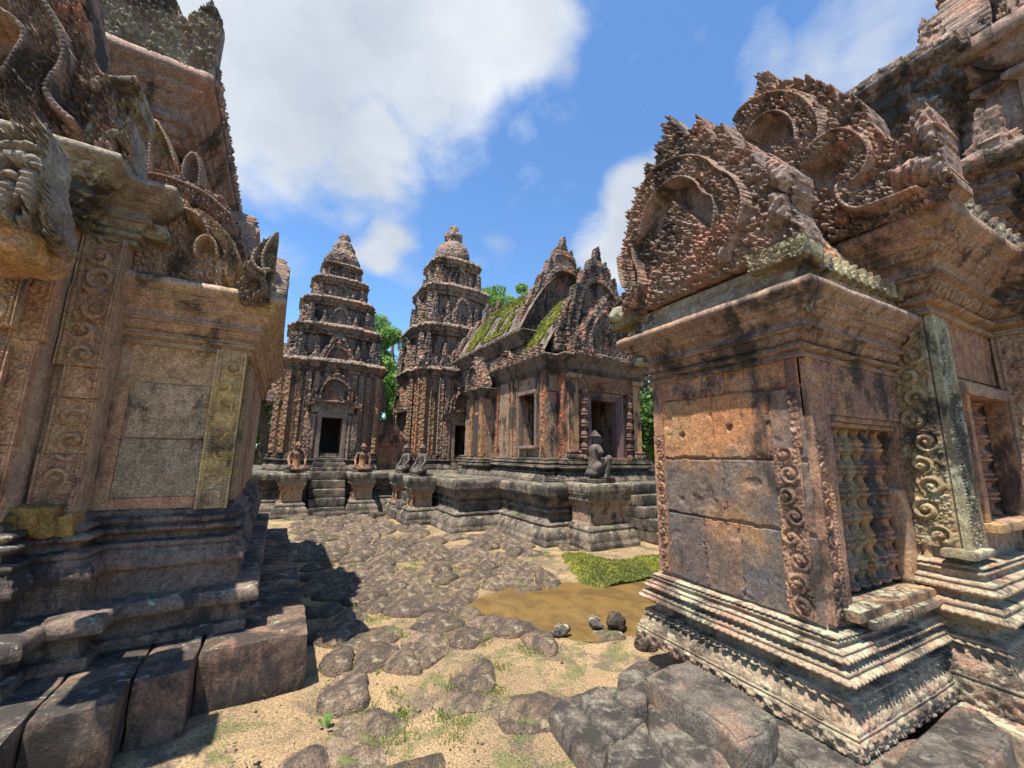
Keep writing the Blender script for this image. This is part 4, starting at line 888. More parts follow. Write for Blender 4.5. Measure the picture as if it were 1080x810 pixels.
# ------------------------------------------------------------------ left temple (frame FL, origin at the plinth corner)
def left_temple():
    B = thing('carved_temple', 'near left brown sandstone temple with a yellow carved pilaster and stepped plinth', 'temple', FL, (0, 0, 0))
    for i, (x0, x1, y) in enumerate(((-.62, 0, 0), (-.885, -.62, -.19), (-1.20, -.885, -.41), (-1.75, -1.20, -.60))):
        mb = MB(); yb = 1.5
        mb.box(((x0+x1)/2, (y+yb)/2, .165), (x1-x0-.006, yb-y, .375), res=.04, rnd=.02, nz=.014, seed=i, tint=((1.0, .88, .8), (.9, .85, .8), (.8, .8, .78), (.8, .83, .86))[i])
        mb.build('plinth_block', S_leftbase, B)
    for i, (y0, y1) in enumerate(((1.5, 2.5), (2.5, 3.4), (3.4, 4.4))):
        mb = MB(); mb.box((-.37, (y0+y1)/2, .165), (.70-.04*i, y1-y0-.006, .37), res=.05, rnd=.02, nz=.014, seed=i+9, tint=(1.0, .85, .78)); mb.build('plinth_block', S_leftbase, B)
    A = [(-1.36, .5), (-.62, .5), (-.62, 3.8), (-4.5, 3.8), (-4.5, .06), (-1.59, .06), (-1.59, .28), (-1.36, .28)]
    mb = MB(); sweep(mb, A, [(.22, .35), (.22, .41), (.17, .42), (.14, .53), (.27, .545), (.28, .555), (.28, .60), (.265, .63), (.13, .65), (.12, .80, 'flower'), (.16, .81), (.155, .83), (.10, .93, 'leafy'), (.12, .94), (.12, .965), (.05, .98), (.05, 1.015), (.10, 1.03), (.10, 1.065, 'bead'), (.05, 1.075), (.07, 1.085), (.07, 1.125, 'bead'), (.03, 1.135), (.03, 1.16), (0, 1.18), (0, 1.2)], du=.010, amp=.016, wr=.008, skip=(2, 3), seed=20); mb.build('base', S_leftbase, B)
    mb = MB(); sweep(mb, [(-.62, .5), (-.62, 3.8), (-4.4, 3.8), (-4.4, .5)], [(0, 1.18), (0, 2.36)], du=.05, wr=.004); sweep(mb, [(-1.36, .28), (-1.36, 3.0), (-4.5, 3.0), (-4.5, .06), (-1.59, .06), (-1.59, .28)], [(0, 1.18), (0, 3.0)], du=.05, wr=.004); mb.build('wall', S_left, B)
    # tooled blocks of the south-east bay
    mb = MB()
    for (x0, x1, z0, z1, tn) in ((-1.275, -.815, 1.255, 1.655, (.92, .92, .92)), (-1.255, -.815, 1.668, 2.06, (1.05, 1.03, 1.0))):
        def hf(s, t, z0=z0): return .6+fbm(P3(s, t+z0), .018, 2, 3)*.35+fbm(P3(s, t+z0), .1, 2, 5)*.4-1.6*(np.hypot(s-.07, t-.27) < .014)*(z0 > 1.5)
        relief(mb, ((x0+x1)/2, .492, z0), (1, 0, 0), (0, 0, 1), (0, -1, 0), x1-x0, z1-z0, .005, hf, .022, tn, .02)
    mb.build('tooled_block', S_rough, B)
    mb = MB()
    panel(mb, (-1.05, .495, 1.17), (1, 0, 0), (0, -1, 0), .46, .08, .006, 'leafy', .014, 3, 0, (1.1, .85, .75))
    panel(mb, (-1.32, .494, 1.17), (1, 0, 0), (0, -1, 0), .08, .90, .01, 'plain', .018, 3, 0, (1.05, .9, .8), back=.02)
    panel(mb, (-1.06, .494, 2.065), (1, 0, 0), (0, -1, 0), .49, .29, .006, 'drops', .028, 3, 0, (1.05, 1, .9), back=.02)
    mb.build('carved_block', S_left, B)
    mb = MB(); panel(mb, (-.712, .478, 1.16), (1, 0, 0), (0, -1, 0), .195, 1.20, .0055, 'scroll', .038, 5, .035, 1.0, back=.05, period=.165); mb.build('carved_pilaster', S_yel, B)
    mb = MB()
    for i, (z0, z1, x, w, kd, tn, y) in enumerate(((1.18, 1.55, -1.465, .20, 'scroll', (.95, .85, .8), .262), (1.55, 1.90, -1.455, .19, 'scroll', (1.05, .95, .8), .268), (1.90, 2.10, -1.445, .17, 'scroll', (1.1, .95, .85), .25), (2.10, 2.62, -1.47, .22, 'scroll', (1.0, .95, .85), .24), (2.62, 3.0, -1.47, .22, 'scroll', (.9, .9, .85), .26))):
        panel(mb, (x, y, z0), (1, 0, 0), (0, -1, 0), w, z1-z0-.004, .005, kd, .046, i+3, .026, tn, back=.05, period=.155)
    for i, (z0, z1, x, w, y) in enumerate(((1.18, 1.60, -1.66, .13, .045), (1.6, 2.2, -1.65, .12, .035), (2.2, 3.0, -1.64, .14, .045))):
        panel(mb, (x, y, z0), (1, 0, 0), (0, -1, 0), w, z1-z0-.004, .006, 'leafy', .032, i, .03, (1.1, .9, .75), back=.04)
    for i, (z0, z1, x, w, y) in enumerate(((1.18, 1.5, -1.83, .28, -.0), (1.5, 2.15, -1.80, .25, .01), (2.25, 2.75, -1.81, .27, -.02))):
        panel(mb, (x, y, z0), (1, 0, 0), (0, -1, 0), w, z1-z0-.004, .006, 'scroll', .045, i+20, .03, ((1.0, .8, .72), (1.0, .82, .75), (.95, .85, .8))[i], back=.08, period=.2)
    mb.build('porch_pilaster', S_left, B); mb = MB(); panel(mb, (-.595, .9, 1.2), (0, 1, 0), (1, 0, 0), .6, 1.1, .012, 'plain', .02, 4, 0, (.8, .8, .75)); panel(mb, (-.595, 1.55, 1.2), (0, 1, 0), (1, 0, 0), .5, 1.1, .012, 'leafy', .02, 4, .04, (1, .8, .75))
    mb.build('side_panel', S_left, B)
    mb = MB(); r = random.Random(4)
    for k in range(9): mb.box((-1.41-.07*k, .25-.028*k, 1.13+.03*(k % 3)), (.15, .14, .13+.05*(k % 2)), res=.02, rnd=.02, nz=.03, seed=k, tint=r.choice([(.6, .52, .36), (.5, .44, .3), (.3, .3, .24)]))
    mb.build('worn_block', S_yel, B)
    # cornices
    mb = MB(); sweep(mb, [(-1.36, .5), (-.62, .5), (-.62, 3.8), (-4.4, 3.8), (-4.4, .5)], corn_prof(2.34, .48, .23), du=.011, amp=.014, wr=.007, skip=(2, 3), seed=5); mb.build('cornice', S_left, B)
    mb = MB(); sweep(mb, [(-1.36, .28), (-1.36, 3.0), (-4.5, 3.0), (-4.5, .06), (-1.59, .06), (-1.59, .28)], corn_prof(2.98, .42, .24), du=.011, amp=.014, wr=.01, skip=(1, 2), seed=5); mb.build('porch_cornice', S_cap, B)
    mb = MB(); mb.box((-1.27, .36, 3.13), (.20, .22, .12), res=.02, rnd=.03, nz=.02, tint=(1.0, .95, .8)); mb.build('corner_block', S_cap, B)
    def TL2(*a): TG(a[0], a[1], a[2], a[3], a[4], a[5], a[6], a[7], a[8], a[9], a[10], axis=1, fr=FL, mat=a[11], depth=a[12], par=B, nrm=(0, -1, 0))
    TL2(.78, .14, [(158, 190), (158, 150), (160, 138), (165, 128), (171, 134), (177, 144), (184, 160), (189, 178), (190, 192)], [], [], [([(160, 186), (161, 150), (166, 134)], .012), ([(167, 134), (178, 152), (186, 176)], .012)], [], [], .007, .03, 'antefix', S_left, .06)
    TL2(.84, .14, [(192, 212), (191, 176), (198, 166), (207, 160), (212, 166), (217, 182), (214, 200), (214, 214)], [], [], [([(195, 208), (194, 178), (206, 164), (213, 182), (211, 206)], .012)], [], [], .007, .03, 'antefix', S_crest, .06)
    TL2(.70, .30, [(136, 240), (138, 186), (150, 180), (172, 186), (190, 186), (204, 196), (216, 200), (228, 206), (238, 214), (246, 226), (254, 240), (258, 262), (240, 270), (200, 250)], [], [([(150, 206), (175, 200), (200, 212), (225, 226), (244, 246)], .06)], [([(142, 194), (170, 194), (196, 202), (222, 214), (246, 236)], .014)], [], [], .009, .05, 'broken_crest', S_crest, .10)
    def TL(V, th, ol, op, bd, rm, ty, sm, res, ls, name, mat, depth): TG(V, th, ol, op, bd, rm, ty, sm, res, ls, name, axis=1, fr=FL, mat=mat, depth=depth, par=B, nrm=(0, -1, 0))
    TL(.44, .22, [(132, 300), (132, 228), (150, 214), (172, 208), (192, 210), (210, 226), (228, 236), (241, 250), (252, 266), (257, 282), (250, 296), (247, 315), (226, 311), (180, 304)],
       [[(196, 231), (207, 234), (217, 245), (220, 254), (208, 258), (203, 274), (197, 262)], [(211, 270), (212, 261), (219, 257), (226, 261), (228, 272)]],
       [([(212, 232), (228, 244), (240, 258), (247, 276), (246, 292)], .055)], [([(192, 226), (206, 229), (218, 240), (222, 254)], .012), ([(208, 272), (209, 260), (219, 253), (229, 260), (231, 274)], .012), ([(133, 291), (180, 300), (222, 307)], .012), ([(133, 297), (180, 306), (224, 312)], .008)],
       [[(134, 288), (134, 240), (165, 222), (190, 232), (198, 270), (206, 276), (210, 300)]], [[(229, 276), (236, 277), (234, 310), (226, 309)]], .006, .036, 'half_pediment', S_left, .075)
    mb = MB(); antefix(mb, (-.62, .38, 2.83), (1, 0, 0), (0, -1, 0), .16, .34, .006, .08, 3, .022)
    mb.box((-.50, .42, 2.84), (.22, .24, .05), res=.03, rnd=.01, nz=.01); mb.build('eave_ornament', S_cap, B)
    TL(.25, .13, [(252, 318), (250, 300), (256, 290), (258, 276), (266, 266), (278, 255), (294, 246), (293, 262), (290, 276), (292, 284), (287, 296), (286, 320), (270, 322)],
       [[(261, 300), (266, 296), (271, 300), (268, 306), (261, 305)]], [([(262, 282), (268, 292), (278, 296), (280, 308), (270, 315)], .025)], [([(270, 268), (266, 280), (275, 290), (284, 288)], .014), ([(292, 250), (282, 262), (276, 278), (280, 292)], .012)], [], [], .005, .022, 'serpent_head', S_cap, .06)
    # porch gable and the sculptures heaped at its corner
    TL(.0, .30, [(-90, 150), (-90, -120), (60, -120), (84, -60), (96, 0), (101, 30), (100, 60), (108, 78), (122, 92), (124, 190), (60, 178), (0, 160)],
       [[(-70, 40), (-20, 22), (10, 28), (34, 42), (40, 58), (30, 76), (14, 92), (6, 120), (4, 160), (-70, 160)]],
       [([(-60, 10), (-10, 4), (30, 18), (52, 42), (58, 66), (48, 88), (34, 104), (34, 130), (48, 150)], .085)],
       [([(-30, -14), (20, -8), (54, 18), (70, 44), (79, 64), (78, 84), (64, 103), (60, 114), (68, 128), (84, 142)], .022), ([(-20, 26), (14, 32), (34, 46), (40, 60), (28, 80), (18, 96)], .018)],
       [[(8, 62), (30, 70), (26, 98), (14, 124), (6, 124)]], [], .008, .042, 'porch_gable', S_crest, .10)
    TL(.10, .26, [(90, 182), (90, 150), (97, 128), (96, 108), (108, 96), (126, 90), (150, 95), (154, 108), (149, 122), (139, 126), (146, 142), (144, 168), (140, 186), (118, 190)],
       [[(112, 118), (120, 114), (128, 118), (134, 114), (141, 118), (138, 124), (120, 126)]], [([(104, 150), (118, 138), (132, 142), (138, 158)], .05)], [([(100, 104), (116, 100), (136, 101), (150, 100)], .022), ([(98, 165), (108, 142), (106, 126)], .02), ([(112, 172), (120, 158), (134, 152)], .022)], [], [[(120, 132), (132, 134), (142, 148), (134, 154), (118, 146)]], .006, .030, 'lion_carving', S_cap, .10)
    mb = MB(); mb.box((-1.62, -.40, 2.60), (.40, .46, .24), res=.02, rnd=.09, nz=.035, tint=(.95, .85, .7)); mb.build('porch_bracket', S_left, B)
    TL(-.52, .09, [(-90, 230), (-90, 190), (-40, 178), (0, 164), (24, 155), (60, 150), (68, 156), (66, 200), (70, 236), (76, 262), (66, 270), (40, 256), (0, 250), (-40, 250)],
       [[(62, 172), (58, 168), (50, 172), (56, 178)], [(2, 200), (14, 204), (10, 214), (0, 212)]],
       [([(-30, 176), (10, 170), (40, 160), (66, 160)], .045), ([(66, 170), (64, 215), (70, 258)], .04)],
       [([(-12, 225), (10, 222), (28, 232), (14, 240)], .045), ([(16, 196), (34, 188), (56, 192), (52, 208)], .04), ([(50, 205), (46, 226), (36, 246)], .04), ([(-10, 206), (14, 210), (34, 208)], .034), ([(8, 188), (20, 178), (54, 178)], .022), ([(30, 216), (26, 232), (10, 246), (-20, 248)], .035)], [], [[(30, 238), (44, 228), (50, 244), (46, 256), (32, 254)]], .0065, .030, 'bracket_figure', S_cap, .13)
    # upper tier
    T = [(-1.45, 1.05), (-1.45, 3.9), (-4.5, 3.9), (-4.5, 1.05)]
    mb = MB(); sweep(mb, T, [(.08, 2.8), (.08, 3.2), (.0, 3.25), (.0, 4.25)], du=.04, wr=.012, cap=False); mb.build('tier_wall', S_left, B)
    mb = MB(); sweep(mb, T, corn_prof(4.2, .80, .26, 'bead', 'petal', 'leafy'), du=.016, amp=.03, wr=.012, seed=9); mb.build('tier_cornice', S_crest, B)
    mb = MB()
    for i in range(16): antefix(mb, (-1.20, .95+i*.19, 4.97), (0, 1, 0), (1, 0, 0), .17, .24, .011, .09, i, .03)
    antefix(mb, (-1.32, .92, 3.15), (1, 0, 0), (0, -1, 0), .26, .62, .008, .07, 5, .026, (1.2, .95, .8)); antefix(mb, (-1.06, 1.05, 3.15), (1, 0, 0), (0, -1, 0), .22, .52, .008, .07, 7, .026, (1, .95, .9))
    panel(mb, (-1.5, .95, 3.2), (1, 0, 0), (0, -1, 0), .14, .7, .015, 'plain', .02, 3, 0, (1.1, .8, .65), back=.05)
    mb.build('antefix', S_crest, B)
    mb = MB()
    def hfc(s, t):
        v = .25+.9*curls(s, t, .11, 31)+.3*fbm(P3(s, t), .2, 2, 3); q = np.abs(((s/.34) % 1)-.5)*2; top = .50+.34*(1-q)**.8; r = np.hypot(((s/.34) % 1-.5)*.34, t-.2)
        return np.where(t < top, v, np.nan)
    relief(mb, (-2.15, .88, 4.97), (1, 0, 0), (0, 0, 1), (0, -1, 0), 1.9, .88, .010, hfc, .08, 1.0, .14, .006, True); mb.box((-2.2, 1.05, 5.05), (1.9, .3, .3), res=.06, rnd=.03, nz=.02); mb.build('tier_crest', S_cap, B)
    mb = MB(); sweep(mb, [(-2.2, 1.9), (-2.2, 3.6), (-4.2, 3.6), (-4.2, 1.9)], [(.15, 4.98), (.1, 5.2), (0, 5.25), (0, 5.5), (.2, 5.7), (.2, 5.9)], du=.06, wr=.02); mb.build('upper_tier', S_dark, B)
    # east side gable seen edge-on
    mb = MB(); gable_mesh(mb, (-.50, 1.7, 2.82), (0, 1, 0), (1, 0, 0), 1.7, .95, .012, .16, 6, .04); gable_mesh(mb, (-.84, 1.8, 2.9), (0, 1, 0), (1, 0, 0), 1.9, 1.35, .014, .2, 9, .045); mb.box((-.92, 1.5, 3.75), (.3, .3, .36), res=.03, rnd=.03, nz=.03); mb.build('side_gable', S_crest, B)
    mb = MB(); mb.box((-.75, 1.5, 3.0), (.5, 1.3, .35), res=.05, rnd=.05, nz=.04); mb.build('roof', S_dark, B)
left_temple()
# ------------------------------------------------------------------ terrace
def terrace():
    T = thing('stone_terrace', 'blackened moulded stone terrace with stepped corners carrying the towers and the mossy-roofed hall', 'terrace', FC, (4.4, 6.15, 0))
    P = [(4.42, 6.15), (9.4, 6.15), (9.4, 17.5), (-3.0, 17.5), (-3.0, 11.75), (3.4, 11.75), (3.4, 7.95), (4.42, 7.95)]
    mb = MB(); sweep(mb, P, terr_prof(-.02, 1.04, .30), du=.022, amp=.022, wr=.014, skip=(1, 2, 3), seed=3); mb.build('terrace_base', S_terr, T)
    def stairs(x0, x1, y0, y1, n, z, axis, name='step'):
        for i in range(n):
            mb = MB(); h = z*(i+1)/n; 
            if axis == 'y': a = y0+(y1-y0)*i/n; mb.box(((x0+x1)/2, (a+y1+.1)/2, h-z/n/2), (x1-x0, y1+.1-a, z/n-.006), res=.05, rnd=.02, nz=.012, seed=i)
            else: a = x0+(x1-x0)*i/n; mb.box(((a+x1+.1)/2, (y0+y1)/2, h-z/n/2), (x1+.1-a, y1-y0, z/n-.006), res=.05, rnd=.02, nz=.012, seed=i)
            mb.build(name, S_terr, T)
    stairs(.76, 1.60, 10.95, 11.55, 5, 1.05, 'y'); stairs(6.15, 7.35, 5.0, 6.15, 5, 1.02, 'y'); stairs(2.55, 3.2, 9.55, 10.35, 5, 1.02, 'x')
    return T
terrace()
def pedestal(label, x, y, wx, wy, h, mat=S_far, grp='stone pedestals flanking the stairs'):
    B = thing('stone_pedestal', label, 'pedestal', FC, (x, y, 0), grp)
    r = rect(x-wx/2, y-wy/2, x+wx/2, y+wy/2)
    L_ = [(1, 0), (1, .08), (.85, .09), (.85, .16), (.45, .26, 'round'), (.5, .27), (.5, .31), (.2, .34), (.05, .36), (0, .37), (0, .62), (.08, .63), (.2, .67, 'bead'), (.2, .70), (.3, .72), (.38, .78, 'petal'), (.42, .79), (.42, .83), (.55, .86, 'bead'), (.6, .87), (.62, .985), (.55, 1)]
    pr = [(a*.17, b*h)+tuple(q) for a, b, *q in L_]
    k = 9; mb = MB(); sweep(mb, r, pr[:k], du=.018, amp=.015, wr=.012, cap=False, seed=int(x*9)); mb.build('foot', S_terr, B)
    mb = MB(); sweep(mb, r, pr[k-1:15], du=.02, amp=.015, wr=.010, cap=False); mb.build('die', mat, B)
    mb = MB(); sweep(mb, r, pr[14:], du=.016, amp=.02, wr=.010); mb.build('cap', S_cap, B)
    return B
pedestal('ochre stone pedestal under the large dark kneeling statue', 5.25, 5.73, .86, .50, 1.08, S_farplain)
pedestal('stone pedestal left of the far stairs below the left tower', .38, 11.25, .46, .46, 1.04)
pedestal('stone pedestal right of the far stairs below the left tower', 2.0, 11.25, .46, .46, 1.04)
pedestal('near stone pedestal of the side stairs, left of the terrace corner', 2.95, 9.25, .46, .40, 1.04)
pedestal('half-hidden ochre pedestal behind the near one of the side stairs', 2.95, 10.65, .46, .40, 1.04)
# ------------------------------------------------------------------ guardian statues
def guardian(label, x, y, z, face, s, mat, pose=0, cat='statue', grp='kneeling guardian statues'):
    B = thing('guardian_statue', label, cat, FC, (x, y, z), grp)
    # local: faces +x, kneels on the ground plane z = 0
    if pose == 0:   # one knee raised, the near upper arm broken off
        P = [('c', (-.02, 0, .20), (0, 0, .34), .115, .10), ('c', (0, 0, .34), (.01, 0, .50), .10, .125), ('c', (.01, -.11, .54), (.01, .11, .54), .062, .062),
             ('c', (-.02, -.08, .18), (.20, -.15, .36), .085, .062), ('c', (.20, -.15, .36), (.16, -.15, .05), .06, .042), ('c', (.13, -.15, .03), (.27, -.16, .025), .038, .028),
             ('c', (-.02, .08, .15), (.24, .15, .09), .085, .062), ('c', (.24, .15, .07), (-.02, .17, .045), .052, .04), ('c', (-.02, .17, .04), (-.12, .17, .07), .036, .03),
             ('c', (.02, .15, .54), (.10, .20, .36), .052, .042), ('c', (.10, .20, .36), (.25, .16, .20), .04, .03), ('e', (.27, .155, .18), (.05, .035, .035)), ('c', (.27, .15, .17), (.32, .14, .13), .014, .010), ('c', (.28, .165, .17), (.33, .165, .13), .014, .010),
             ('c', (.01, -.14, .545), (.04, -.19, .47), .055, .048), ('c', (.01, 0, .57), (.02, 0, .64), .05, .048),
             ('e', (.035, 0, .71), (.082, .072, .09)), ('c', (.10, 0, .71), (.125, 0, .685), .016, .020), ('e', (.105, 0, .662), (.022, .032, .012)), ('e', (.075, 0, .63), (.03, .03, .02)), ('e', (.03, -.075, .70), (.016, .012, .03)), ('e', (.03, .075, .70), (.016, .012, .03)), ('c', (.095, -.045, .745), (.095, .045, .745), .016, .016),
             ('e', (-.03, 0, .10), (.15, .15, .10))]
    else:           # seated cross-legged, hands on the knees
        P = [('c', (0, 0, .12), (0, 0, .30), .12, .10), ('c', (0, 0, .30), (.0, 0, .46), .10, .12), ('c', (0, -.12, .50), (0, .12, .50), .058, .058),
             ('c', (0, -.09, .10), (.17, -.22, .09), .085, .06), ('c', (.17, -.22, .08), (.22, .04, .05), .055, .04), ('c', (0, .09, .10), (.17, .22, .09), .085, .06), ('c', (.17, .22, .08), (.24, -.04, .05), .055, .04), ('e', (.25, -.08, .05), (.04, .07, .03)), ('e', (.22, .1, .04), (.04, .07, .03)),
             ('c', (0, -.16, .50), (.04, -.22, .32), .048, .04), ('c', (.04, -.22, .32), (.17, -.20, .17), .038, .028), ('e', (.19, -.19, .15), (.045, .03, .025)), ('c', (0, .16, .50), (.04, .22, .32), .048, .04), ('c', (.04, .22, .32), (.17, .20, .17), .038, .028), ('e', (.19, .19, .15), (.045, .03, .025)),
             ('c', (0, 0, .52), (.01, 0, .60), .05, .046), ('e', (.02, 0, .67), (.08, .072, .088)), ('c', (.085, 0, .67), (.11, 0, .645), .016, .02), ('e', (.09, 0, .622), (.02, .03, .012)), ('c', (.08, -.04, .70), (.08, .04, .70), .015, .015), ('e', (.02, -.075, .66), (.016, .012, .03)), ('e', (.02, .075, .66), (.016, .012, .03)), ('e', (0, 0, .06), (.16, .16, .07))]
    hd = .76 if pose == 0 else .715
    V, Q = sculpt(P, .011 if s > .95 else .016, .018, lambda G: fbm(G, .05, 2, 3)*.005)
    o = np.array([x, y, z]); mb = MB().add(rotz(V*s, face, o), Q); mb.build('body', mat, B, smooth=True)
    mb = MB(); 
    V, Q = sculpt([('e', (.01, 0, hd), (.098, .092, .045)), ('e', (.0, 0, hd+.04), (.07, .066, .04)), ('e', (0, 0, hd+.072), (.045, .042, .025)), ('e', (0, 0, hd+.095), (.022, .022, .016))], .009, .01, lambda G: -.006*np.abs(np.sin(np.arctan2(G[..., 1], G[..., 0])*12)*np.sin(G[..., 2]*130)))
    mb.add(rotz(V*s, face, o), Q).build('hair', mat, B, smooth=True)
    mb = MB(); mb.box((x, y, z-.03), (.56*s, .44*s, .07), rot=0, res=.04, rnd=.012, nz=.008); mb.build('base_slab', S_terr, B)
guardian('large dark kneeling guardian with curled hair and one knee raised, its near arm broken off', 5.30, 5.86, 1.15, rad(-22), 1.06, S_statue, 0)
guardian('orange-chested seated guardian on the pedestal left of the far stairs', .42, 11.28, 1.09, rad(-82), .86, S_statue2, 1)
guardian('pinkish seated guardian on the pedestal right of the far stairs', 1.98, 11.28, 1.09, rad(-98), .86, S_statue2, 1)
guardian('grey seated guardian on the near pedestal of the side stairs', 2.97, 9.28, 1.09, rad(195), .84, S_statue, 1)
guardian('grey seated guardian behind the near one of the side stairs', 2.97, 10.65, 1.09, rad(195), .84, S_statue, 1)
# ------------------------------------------------------------------ towers
def tower(label, cx, cy, W, z0, hs, seed, top, lean=0, door=True):
    """hs: (body top, [(half width, z base, z cornice, z top)...])"""
    B = thing('temple_tower', label, 'tower', FC, (cx, cy, z0)); zb = hs[0]; hw = W/2
    pl_ = redent(cx, cy, hw); fx = cy-hw; dw = .28; R_ = .024
    mb = MB(); sweep(mb, pl_, base_prof(z0, .50, .16, 'lump'), du=.028, amp=.02, wr=.015, seed=seed, cap=False); mb.build('base', S_terr, B)
    # body with a real doorway: the plan is notched up to the lintel
    zd = z0+.42+1.12
    def notch():
        out = []
        for i, p in enumerate(pl_):
            q = pl_[(i+1) % len(pl_)]; out.append(p)
            if abs(p[1]-fx) < 1e-6 and abs(q[1]-fx) < 1e-6 and q[0] > p[0]: out += [(cx-dw, fx), (cx-dw, fx+1.0), (cx+dw, fx+1.0), (cx+dw, fx)]
        return out
    mb = MB(); sweep(mb, notch(), [(0, z0+.3), (0, zd)], du=.035, amp=.02, wr=.01, seed=seed, cap=False); sweep(mb, pl_, [(0, zd), (0, zb)], du=.035, amp=.02, wr=.012, seed=seed); mb.build('body', S_towerlow, B)
    mb = MB(); mb.box((cx, fx+.95, z0+.9), (dw*2+.1, .1, 1.4), res=.2, nz=0, rnd=.002); mb.build('doorway_shade_panel', S_int, B)  # dark back panel: interior shade put in as colour
    fr = MB()
    for sg in (-1, 1):
        fr.box((cx+sg*(dw+.06), fx-.05, z0+.95), (.12, .16, 1.24), res=.05, rnd=.01, nz=.006); fr.lathe((cx+sg*(dw+.20), fx-.08, 0), [(.07, z0+.3)]+[(.055+.018*(k % 2), z0+.4+k*.1) for k in range(12)]+[(.08, z0+1.6)], 10)
    fr.box((cx, fx-.06, zd+.05), (dw*2+.28, .17, .14), res=.05, rnd=.012, nz=.008); fr.build('door_frame', S_lintel, B)
    li = MB(); panel(li, (cx, fx-.10, zd+.12), (1, 0, 0), (0, -1, 0), 1.15, .36, R_, 'leafy', .06, seed, .0, 1.0, back=.1, period=.05); li.build('lintel', S_towerlow, B)
    for i in range(3): st = MB(); st.box((cx, fx-.16-.13*(2-i), z0+.05+.12*i), (.9-.06*i, .3, .13), res=.05, rnd=.015, nz=.01); st.build('step', S_terr, B)
    pi = MB()
    for (ux, nx) in (((1, 0, 0), (0, -1, 0)), ((0, -1, 0), (-1, 0, 0)), ((0, 1, 0), (1, 0, 0))):
        ux = np.array(ux, float); nx = np.array(nx, float)
        for k, pr_, w_, kind, tn in ((.36, hw, .16, 'plain', (1.1, .95, .85)), (.50, hw, .14, 'leafy', (1, .9, .85)), (.66, hw*.915, .14, 'leafy', (1.05, .85, .7)), (.80, hw*.86, .26, 'lumps', (.95, .8, .7)), (.92, hw*.84, .13, 'leafy', (1.15, .9, .7))):
            for sg in (-1, 1):
                c = np.array([cx, cy, 0])+nx*(pr_+.02)+ux*sg*k*hw*(.98); panel(pi, (c[0], c[1], z0+.48), ux, nx, w_, zb-z0-.60, R_, kind, .045, seed+int(k*9), .02, tn, back=.08, period=.05)
    pi.build('pilaster', S_towerlow, B)
    def corn(z, h, hw_, o, s_): 
        m_ = MB(); sweep(m_, redent(cx, cy, hw_), [(0, z), (o*.3, z+h*.05), (o*.3, z+h*.16), (o*.15, z+h*.2), (o*.2, z+h*.3), (o*.65, z+h*.55, 'petal'), (o*.65, z+h*.62), (o, z+h*.66), (o*1.0, z+h*.80), (o*.8, z+h*.84), (o*.75, z+h), (-.05, z+h)], du=.03, amp=.03, wr=.025, seed=s_); m_.build('cornice', S_tower, B)
    corn(zb-.12, .42, hw, .20, seed)
    # porch gables
    g = MB(); gh_ = 1.05
    for (ux, nx) in (((1, 0, 0), (0, -1, 0)), ((0, -1, 0), (-1, 0, 0)), ((0, 1, 0), (1, 0, 0))):
        nx = np.array(nx, float); ux = np.array(ux, float); c = np.array([cx, cy, 0])+nx*(hw+.14)
        gable_mesh(g, (c[0], c[1], zd+.42), ux, nx, 1.35, gh_, R_, .25, seed, .07, 7, .09)
        c = np.array([cx, cy, 0])+nx*(hw+.02); gable_mesh(g, (c[0], c[1], zb+.05), ux, nx, 1.15, .95, R_, .25, seed+1, .07, 7, .08)
    for sg in (-1, 1): g.box((cx+sg*.62, fx-.10, zd+.36), (.22, .26, .14), res=.03, rnd=.02, nz=.02); g.box((cx+sg*.62, fx-.07, z0+1.0), (.17, .14, 1.25), res=.05, rnd=.015, nz=.012)
    g.build('pediment', S_crest2, B)
    for ti, (h_, za, zc, zt) in enumerate(hs[1]):
        m_ = MB(); sweep(m_, redent(cx, cy, h_*.95), [(.10, za), (.10, za+.08), (.04, za+.12), (0, za+.14), (0, zc)], du=.035, wr=.03, seed=seed+ti*3, cap=False); m_.build('tier', S_tower, B)
        corn(zc, zt-zc, h_, .17, seed+ti)
        a_ = MB()
        for (ux, nx) in (((1, 0, 0), (0, -1, 0)), ((0, -1, 0), (-1, 0, 0)), ((0, 1, 0), (1, 0, 0)), ((-1, 0, 0), (0, 1, 0))):
            nx = np.array(nx, float); ux = np.array(ux, float); c0 = np.array([cx, cy, 0])
            for sg in (-1, 1):
                c = c0+nx*(h_*.93+.10)+ux*sg*h_*.84; antefix(a_, (c[0], c[1], za-.02), ux, nx, .30*h_/1.0+.10, (zc-za)*1.05, R_, .12, seed+ti*5+sg, .05)
                c = c0+nx*(h_*1.0+.08)+ux*sg*h_*.46; antefix(a_, (c[0], c[1], za-.02), ux, nx, .22*h_/1.0+.06, (zc-za)*.8, R_, .10, seed+ti*5+sg+2, .05)
            c = c0+nx*(h_+.05); gable_mesh(a_, (c[0], c[1], za), ux, nx, .72*h_+.1, (zc-za)*1.35, R_, .12, seed+ti, .055, 5, .07)
        a_.build('antefix', S_tower, B)
    m_ = MB(); m_.lathe((cx, cy, 0), top, 22, wear=.02, lobes=8); m_.build('finial', S_tower, B)
    return B
tower('left tapering stone tower with the dark open doorway above the far stairs', 1.28, 14.2, 2.95, 1.02,
      (4.0, [(1.25, 4.25, 5.1, 5.45), (1.00, 5.42, 6.12, 6.42), (.74, 6.40, 6.95, 7.22), (.50, 7.20, 7.6, 7.82)]), 5,
      [(.50, 7.8), (.58, 7.92), (.55, 8.15), (.44, 8.38), (.34, 8.46), (.37, 8.6), (.26, 8.8), (.15, 8.9), (.2, 9.0), (.13, 9.15), (.0, 9.22)])
